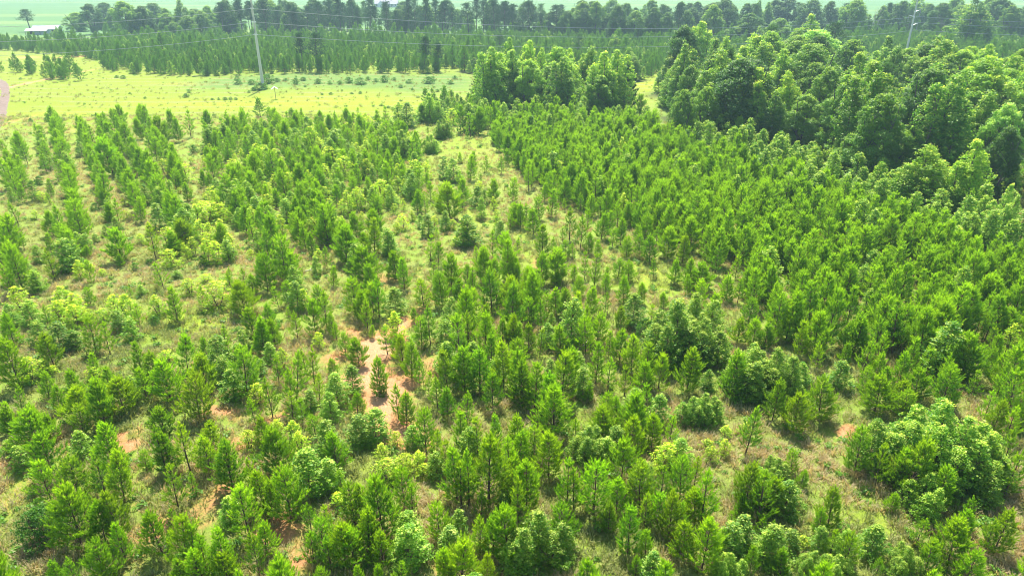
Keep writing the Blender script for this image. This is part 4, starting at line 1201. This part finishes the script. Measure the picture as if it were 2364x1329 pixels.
for t in near_p:
    kd = random.choice(BPINES if t['k'] == 'P' else PINES)
    h = t['h']
    w = (.86 if t['k'] == 'P' else .56) * h ** .9 * (1.08 if t['g'].y < 50 else 1.12) * random.uniform(.88, 1.15)
    g = t['g']
    br = random.uniform(.85, 1.12)
    o = plant(kd, 'young_pine', (g.x, g.y, gz(g.x, g.y)), h, w, random.uniform(0, 6.28), (br * random.uniform(.92, 1.15), br, br * random.uniform(.8, 1.1)),
              (random.gauss(0, .03), random.gauss(0, .03)))
    tag(o, t['label'], 'pine', t['group'])
for t in leafy:
    kd = random.choice({'g': GUMS, 'y': YELS, 'G': CLUMPS, 'b': BUSHES[2:] if t['h'] > 1.6 else BUSHES[:2]}[t['k']])
    h, g = t['h'], t['g']
    w = {'g': .68 * h, 'y': .78 * h, 'G': 0, 'b': 1.0 * h}[t['k']]
    if t['k'] == 'G': w = min(max(h * 1.12, 1.5), 6.2)
    if t['k'] in 'gy': w = max(w, .8) * random.uniform(.9, 1.25)
    br = random.uniform(.85, 1.12)
    o = plant(kd, {'g': 'gum_sapling', 'y': 'yellow_sapling', 'G': 'gum_clump', 'b': 'low_bush'}[t['k']], (g.x, g.y, gz(g.x, g.y)), h, w, random.uniform(0, 6.28),
              (br, br, br), (random.gauss(0, .03), random.gauss(0, .03)))
    tag(o, t['label'], 'bush' if t['k'] == 'b' else 'sapling', t['group'])

# ---------------------------------------------------------------- mature trees
WOOD = []
for x0, y0, s, txt in MATURE:
    for e in txt.replace('\n', '').split(';'):
        k, a, b, c, w, tone = e.split()
        tx, ty, hp, wp = x0 + float(a) / s, y0 + float(b) / s, float(c) / s, float(w) / s
        g, h = place(tx, ty, hp)
        WOOD.append(dict(k=k, g=g, h=h, w=wp / F * depth(0, g.y, h * .5), tone=int(tone), px=tx, py=ty, hp=hp))
def filler(poly, n, kinds, h0, h1, tones, r0):
    wp = [(gp(x, y).x, gp(x, y).y) for x, y in poly]
    x0, x1 = min(p[0] for p in wp), max(p[0] for p in wp)
    y0, y1 = min(p[1] for p in wp), max(p[1] for p in wp)
    got = 0
    for _ in range(4000):
        if got >= n: break
        X, Y = random.uniform(x0, x1), random.uniform(y0, y1)
        if not inside(X, Y, wp): continue
        if min(math.hypot(t['g'].x - X, t['g'].y - Y) for t in WOOD) < r0: continue
        h = random.uniform(h0, h1); k = random.choice(kinds)
        WOOD.append(dict(k=k, g=Vector((X, Y, 0)), h=h, w=h * {'O': .75, 'T': .5, 'L': .42}[k] * random.uniform(.8, 1.25), tone=random.choice(tones) if k != 'L' else random.choice([1, 2]), px=0, py=0, hp=0)); got += 1
filler([(500, 88), (1560, 88), (1560, 66), (500, 66)], 84, 'OOLL', 8, 13, [1, 1, 1, 2], 2.6)
filler([(1560, 100), (2364, 100), (2500, 75), (1560, 70)], 34, 'OOOL', 10, 14, [1, 1, 2], 5)
filler([(1540, 250), (1800, 200), (2100, 210), (2364, 250), (2500, 560), (2364, 520), (2200, 470), (1950, 410), (1700, 340)], 62, 'OTTO', 8.5, 12, [1, 2, 2, 3], 2.8)
filler([(240, 86), (500, 86), (500, 74), (240, 74)], 8, 'OO', 8, 11, [1, 2], 5)
filler([(1120, 275), (1450, 280), (1450, 245), (1120, 240)], 10, 'TTO', 8, 10.5, [2, 3, 3], 2.2)
TONES = {0: (1, 1, 1), 1: (.52, .62, .80), 2: (1.05, 1.05, .95), 3: (1.35, 1.3, .85), 4: (1.9, 1.75, 2.8)}
for t in WOOD:
    t['label0'] = {('O', 1): 'dark round broadleaf tree', ('O', 2): 'mid green broadleaf tree', ('O', 3): 'bright green broadleaf tree', ('O', 4): 'pale silvery broadleaf tree',
                   ('T', 1): 'dark narrow broadleaf tree', ('T', 2): 'tall narrow broadleaf tree', ('T', 3): 'tall bright green leafy tree', ('L', 1): 'tall dark pine',
                   ('L', 2): 'tall flat-topped pine', ('C', 1): 'dark cone-shaped conifer', ('D', 0): 'bare grey dead tree', ('G', 3): 'bright leafy clump',
                   ('G', 4): 'silvery leafy clump', ('G', 2): 'dull green leafy clump', ('P', 1): 'broad bushy pine'}[(t['k'], t['tone'])]
groups_and_labels(WOOD, WMARKS, 'trees of the woodland and tree belts', lambda t: t['label0'])
for t in WOOD:
    kd = random.choice({'O': OAKS, 'T': TALLS, 'L': LOBS, 'C': CONS, 'D': DEADS, 'G': CLUMPS, 'P': BPINES}[t['k']])
    g = t['g']
    h = max(t['h'], 2.0)
    br = random.uniform(.9, 1.1)
    tn = TONES[t['tone']]
    if t['k'] in 'TG': tn = {1: (.62, .72, .85), 2: (.85, .92, .95), 3: (1.08, 1.08, .9), 4: (1.25, 1.2, 1.9)}[t['tone']]
    h *= {'T': 1.10, 'O': 1.07, 'G': 1.1}.get(t['k'], 1.0)
    nm = {'O': 'broadleaf_tree', 'T': 'tall_broadleaf_tree', 'L': 'tall_pine', 'C': 'conifer', 'D': 'dead_tree', 'G': 'gum_clump', 'P': 'bushy_pine'}[t['k']]
    o = plant(kd, nm, (g.x, g.y, gz(g.x, g.y)), h, t['w'] * (1.3 if t['k'] in 'TO' else 1.12), random.uniform(0, 6.28), tuple(c * br for c in tn), (random.gauss(0, .02), random.gauss(0, .02)))
    tag(o, t['label'], {'G': 'leafy clump', 'D': 'dead tree', 'L': 'pine', 'P': 'pine', 'C': 'conifer'}.get(t['k'], 'tree'), t['group'])

# ---------------------------------------------------------------- the uncounted mass of young trees
def inside(px, py, poly):
    c = False
    j = len(poly) - 1
    for i in range(len(poly)):
        xi, yi = poly[i]; xj, yj = poly[j]
        if (yi > py) != (yj > py) and px < (xj - xi) * (py - yi) / (yj - yi) + xi: c = not c
        j = i
    return c

taken = np.array([(t['g'].x, t['g'].y) for t in TREES])
rad_t = np.array([{'p': .7, 'P': .95, 'g': .8, 'G': 2.0, 'y': .6, 'b': .9}[t['k']] for t in TREES])
big = np.array([(t['g'].x, t['g'].y) for t in WOOD if t['k'] not in 'LD'])
MASSP, MASSG = [], []
def GROUNDV(x, y):
    """how open the ground is here: bare clay, dry or lush grass"""
    a, b = np.array([x]), np.array([y])
    return max(float(patch_val('clay', a, b)[0]), .8 * float(patch_val('lush', a, b)[0]), .8 * float(patch_val('dry', a, b)[0]))
for t in rest_p:
    MASSP.append((t['g'].x, t['g'].y, t['h'], 1 if t['k'] == 'P' else 0))
for poly, sx, sy, (fp, fg, fy), hm, keep in FILL:
    wp = [(gp(x, y).x, gp(x, y).y) for x, y in poly]
    x0, x1 = min(p[0] for p in wp), max(p[0] for p in wp)
    y0, y1 = min(p[1] for p in wp), max(p[1] for p in wp)
    rot = math.radians(-24)                      # planting rows run slightly across the view
    cx, cy = (x0 + x1) / 2, (y0 + y1) / 2
    n = int(max(x1 - x0, y1 - y0) / min(sx, sy) * .8) + 4
    for i in range(-n, n):
        for j in range(-n, n):
            ux, uy = i * sx + random.gauss(0, .5), j * sy + random.gauss(0, .5)
            X = cx + ux * math.cos(rot) - uy * math.sin(rot)
            Y = cy + ux * math.sin(rot) + uy * math.cos(rot)
            if not inside(X, Y, wp) or random.random() < .10: continue
            if np.any(np.hypot(taken[:, 0] - X, taken[:, 1] - Y) < np.maximum(rad_t, keep * .75)): continue
            if Y < 80 and GROUNDV(X, Y) > .42: continue
            r = random.random()
            h = hm * min(1.3, max(.5, random.gauss(.95, .19)))
            if r < fp: MASSP.append((X, Y, h, 1 if random.random() < .25 else 0))
            else: MASSG.append((X, Y, h * (.95 if r < fp + fg else .75), 0 if r < fp + fg else 1))
for row in ROWS:
    for (xa, ya), (xb, yb) in zip(row[:-1], row[1:]):
        A_, B_ = gp(xa, ya), gp(xb, yb)
        n = max(1, int((B_ - A_).length / 1.75))
        for i in range(n):
            p_ = A_.lerp(B_, (i + random.random() * .4) / n) + Vector((random.gauss(0, .25), 0, 0))
            if np.min(np.hypot(taken[:, 0] - p_.x, taken[:, 1] - p_.y)) < .8 or random.random() < .12: continue
            if random.random() < .85: MASSP.append((p_.x, p_.y, random.uniform(2.4, 3.9), 0))
            else: MASSG.append((p_.x, p_.y, random.uniform(1.6, 3.0), 0))
for poly, sx, sy, hm in FAR:
    wp = [(gp(x, y).x, gp(x, y).y) for x, y in poly]
    x0, x1 = min(p[0] for p in wp), max(p[0] for p in wp)
    y0, y1 = min(p[1] for p in wp), max(p[1] for p in wp)
    Y = y0
    while Y < y1:
        X = x0
        while X < x1:
            xx, yy = X + random.gauss(0, 1.0), Y + random.gauss(0, 1.0)
            if abs(xx) < .82 * yy + 12 and inside(xx, yy, wp) and random.random() > .06:
                if random.random() < .86: MASSP.append((xx, yy, hm * random.uniform(.65, 1.25) * (1.6 if random.random() < .07 else 1), 2))
                else: MASSG.append((xx, yy, hm * random.uniform(.6, 1.1), 0))
            X += sx
        Y += sy
# understory of the wood
for i in range(900):
    b_ = big[random.randrange(len(big))]
    X, Y = b_[0] + random.gauss(0, 3.5), b_[1] + random.gauss(0, 3.5)
    if Y > 175 or X < -20: continue
    MASSG.append((X, Y, random.uniform(1.5, 4.5), 0))

def mass(name, kinds, rows, pick, label, wf):
    P = [(x, y, gz(x, y)) for x, y, h, q in rows]
    R = [(random.gauss(0, .06), random.gauss(0, .06), random.uniform(0, 6.28)) for _ in rows]
    S, I = [], []
    for x, y, h, q in rows:
        i = pick(q, y); k = kinds[i]
        w = wf(h, q) / (2 * k.R)
        S.append((w, w, h / k.H)); I.append(i)
    return scatter_gn(name, kinds, P, R, S, I, label)
def pick_p(q, y):
    if y > 120: return 13 + random.randrange(4)
    return 8 + random.randrange(5) if q == 1 else random.randrange(8)
mass('young_pine_stand', PINES + BPINES + FPINES, MASSP, pick_p, 'dense stand of young green pines filling the plantation',
     lambda h, q: (.74 if q == 1 else .57) * h ** .9 * 1.06 * random.uniform(.9, 1.15))
mass('sapling_undergrowth', GUMS + YELS, MASSG, lambda q, y: random.randrange(4) if q == 0 else 4 + random.randrange(3),
     'leafy saplings and undergrowth filling gaps between the pines and the wood', lambda h, q: .55 * h * random.uniform(.9, 1.3))

# meadow shrubs
SH = """300 218 5;335 228 5;430 225 9;437 215 6;490 231 5;505 231 6;520 231 7;533 230 7;545 231 6;550 196 12;548 186 10;582 196 12;618 193 22;586 210 9;600 208 16;612 206 14;575 214 6;
683 195 15;705 201 5;735 193 12;762 195 9;744 220 5;764 219 6;790 211 4;785 195 9;806 192 14;832 195 16;868 190 9;888 190 16;945 193 10;990 193 16;925 203 7;952 208 6;1010 212 7;1040 195 9;
812 218 5;832 217 7;881 245 6;897 250 6;906 253 6;925 235 4;965 226 5;475 176 14;500 176 9;520 170 15;48 184 5;160 250 0;640 190 10;660 188 8;700 186 9;850 186 9;910 186 8;1000 186 10;1050 183 9;270 180 6;285 182 8"""
sh = []
for e in SH.replace('\n', '').split(';'):
    x, y, hp = map(float, e.split())
    if hp < 1: continue
    g = gp(x, y); h = height_at(g.y, y - hp)
    sh.append(dict(k='s', g=g, h=max(h, .35), hp=hp, big=hp > 11))
SM = [(608, 205, 'meadow power pole'), (637, 229, 'pink gabled marker'), (330, 228, 'dirt track bend'), (450, 225, 'open meadow middle'), (820, 217, 'sunlit meadow end'), (890, 190, 'dark meadow strip'), (1030, 190, 'meadow grove edge'), (890, 250, 'planted block edge'), (500, 176, 'far plantation edge'), (740, 190, 'strip past the pole'), (277, 181, 'yellow roadside bush')]
groups_and_labels(sh, [(gp(x, y), n) for x, y, n in SM], 'small shrubs scattered over the meadow', lambda t: 'dark meadow shrub' if t['big'] else 'tiny meadow shrub')
for t in sh:
    g = t['g']
    o = plant(random.choice(BUSHES[:2]), 'meadow_shrub', (g.x, g.y, gz(g.x, g.y)), t['h'], t['h'] * random.uniform(1.2, 1.9), random.uniform(0, 6.28), (.95, 1.05, .9))
    tag(o, t['label'], 'shrub', t['group'])

# low weeds and tussocks over the mown meadow
# fallen pale sticks on the clay
M_STICK = plain('bleached_stick', (.55, .50, .44), (.70, .66, .60), 6, .8)
for px, py, L, a, lb in ((708, 627, 1.3, .5, 'bleached stick lying on bare soil beside slim pines'), (1345, 802, 1.5, 1.1, 'bleached branch lying in shade under dark pines')):
    g = gp(px, py)
    mb = MB(); d = Vector((math.cos(a), math.sin(a), .05)) * L / 2
    mb.tube([-d, -d * .3 + Vector((.05, .03, .03)), d * .4, d], [.05, .045, .035, .015], 6)
    d2 = Vector((math.cos(a + .7), math.sin(a + .7), .3)) * L * .25
    mb.tube([d * .3, d * .3 + d2], [.03, .01], 5)
    o = mb.build('fallen_branch', M_STICK, None, (g.x, g.y, gz(g.x, g.y) + .1)); tag(o, lb, 'branch')

# ---------------------------------------------------------------- grass
def tuft(seed, n, h, sp, age):
    r = np.random.default_rng(seed)
    V = []
    for i in range(n):
        az, d = r.random() * 6.28, r.random() * sp
        b = np.array([math.cos(az) * d, math.sin(az) * d, 0])
        az2 = az + r.normal() * .8
        l = .25 + .6 * r.random()
        tip = b + np.array([math.cos(az2) * l * h, math.sin(az2) * l * h, h * (.45 + .7 * r.random())])
        s = np.array([-math.sin(az2), math.cos(az2), 0]) * .014
        mid = b * .5 + tip * .5 + np.array([0, 0, h * .16])
        V += [b - s, b + s, mid + s * .8, mid - s * .8, mid - s * .8, mid + s * .8, tip + s * .1, tip - s * .1]
    V = np.array(V); Fq = np.arange(len(V)).reshape(-1, 4)
    rr = np.repeat(r.random(n), 8)
    return mesh_np('grass_tuft', V, [Fq], [M_GRASS], None, {'var': rr, 'age': np.clip(np.repeat(r.random(n) * .5, 8) + age, 0, 1)})
srcs = [bpy.data.objects.new('grass_source', tuft(500 + i, 26, .30, .22, (0, .1, .45, .75)[i])) for i in range(4)]
lv = leaves(np.array([[0, 0, .14], [.12, .05, .2], [-.1, .08, .16], [.02, -.12, .22]]), np.array([.14] * 4), 12, .11, rng)
wd = mesh_np('weed', lv[0], [lv[1]], [M_BUSH], None, {'var': rng.random(len(lv[0])), 'age': rng.random(len(lv[0])) * .9})
srcs.append(bpy.data.objects.new('weed_source', wd))
GP, GR, GS, GI = [], [], [], []
def band(y0, y1, dens):
    n = int(dens * (y1 - y0) * (.76 * (y0 + y1) + 34))
    Y = rng.uniform(y0, y1, n)
    X = rng.uniform(-1, 1, n) * (.76 * Y + 17)
    return X, Y
Xs, Ys = zip(*[band(20, 40, 10), band(40, 60, 7), band(60, 90, 3.2), band(90, 125, 1.3), band(125, 215, .13)])
X = np.concatenate(Xs); Y = np.concatenate(Ys)
cl = patch_val('clay', X, Y); lu = patch_val('lush', X, Y); dr = patch_val('dry', X, Y)
den = fbm(X * .7, Y * .7, 91)
keep = (rng.random(len(X)) > cl * 1.1) & (den + .25 * rng.random(len(X)) > .42)
X, Y, lu, dr = X[keep], Y[keep], lu[keep], dr[keep]
gn = fbm(X * .25, Y * .25, 191) + rng.normal(size=len(X)) * .12 + lu * .35 - dr * .25
idx_ = np.where(gn > .62, 0, np.where(gn > .52, 1, np.where(gn > .42, 2, 3)))
idx_ = np.where(rng.random(len(X)) < np.where(Y > 125, .04, .06), 4, np.where(Y > 125, np.minimum(idx_, 1), idx_))
Zg = relief(X, Y)
sc_ = rng.uniform(.55, 1.35, len(X)) * (1 + np.maximum(0, Y - 60) * .006) * np.where(Y > 125, .9, 1)
scatter_gn('grass', None, np.stack([X, Y, Zg - .01], 1), np.stack([rng.normal(size=len(X)) * .12, rng.normal(size=len(X)) * .12, rng.uniform(0, 6.28, len(X))], 1),
           np.stack([sc_, sc_, sc_ * rng.uniform(.6, 1.1, len(X))], 1), idx_, 'dry and green grass tufts covering the ground between the young trees', srcs)
print('COUNTS', len(near_p), len(rest_p), len(leafy), len(WOOD), len(MASSP), len(MASSG), len(X))

# ---------------------------------------------------------------- haze
m, nt, nd, lk = newmat('haze_air')
pv = N(nd, 'ShaderNodeVolumePrincipled')
pv.inputs['Color'].default_value = (.58, .86, .92, 1)
pv.inputs['Density'].default_value = HAZE
pv.inputs['Anisotropy'].default_value = .3
o_ = N(nd, 'ShaderNodeOutputMaterial'); lk.new(pv.outputs[0], o_.inputs['Volume'])
mb = MB(); mb.box((0, 1750, 13.2), (9200, 3900, 28.6))
hz = mb.build('haze', m); tag(hz, None, None, None, 'stuff')
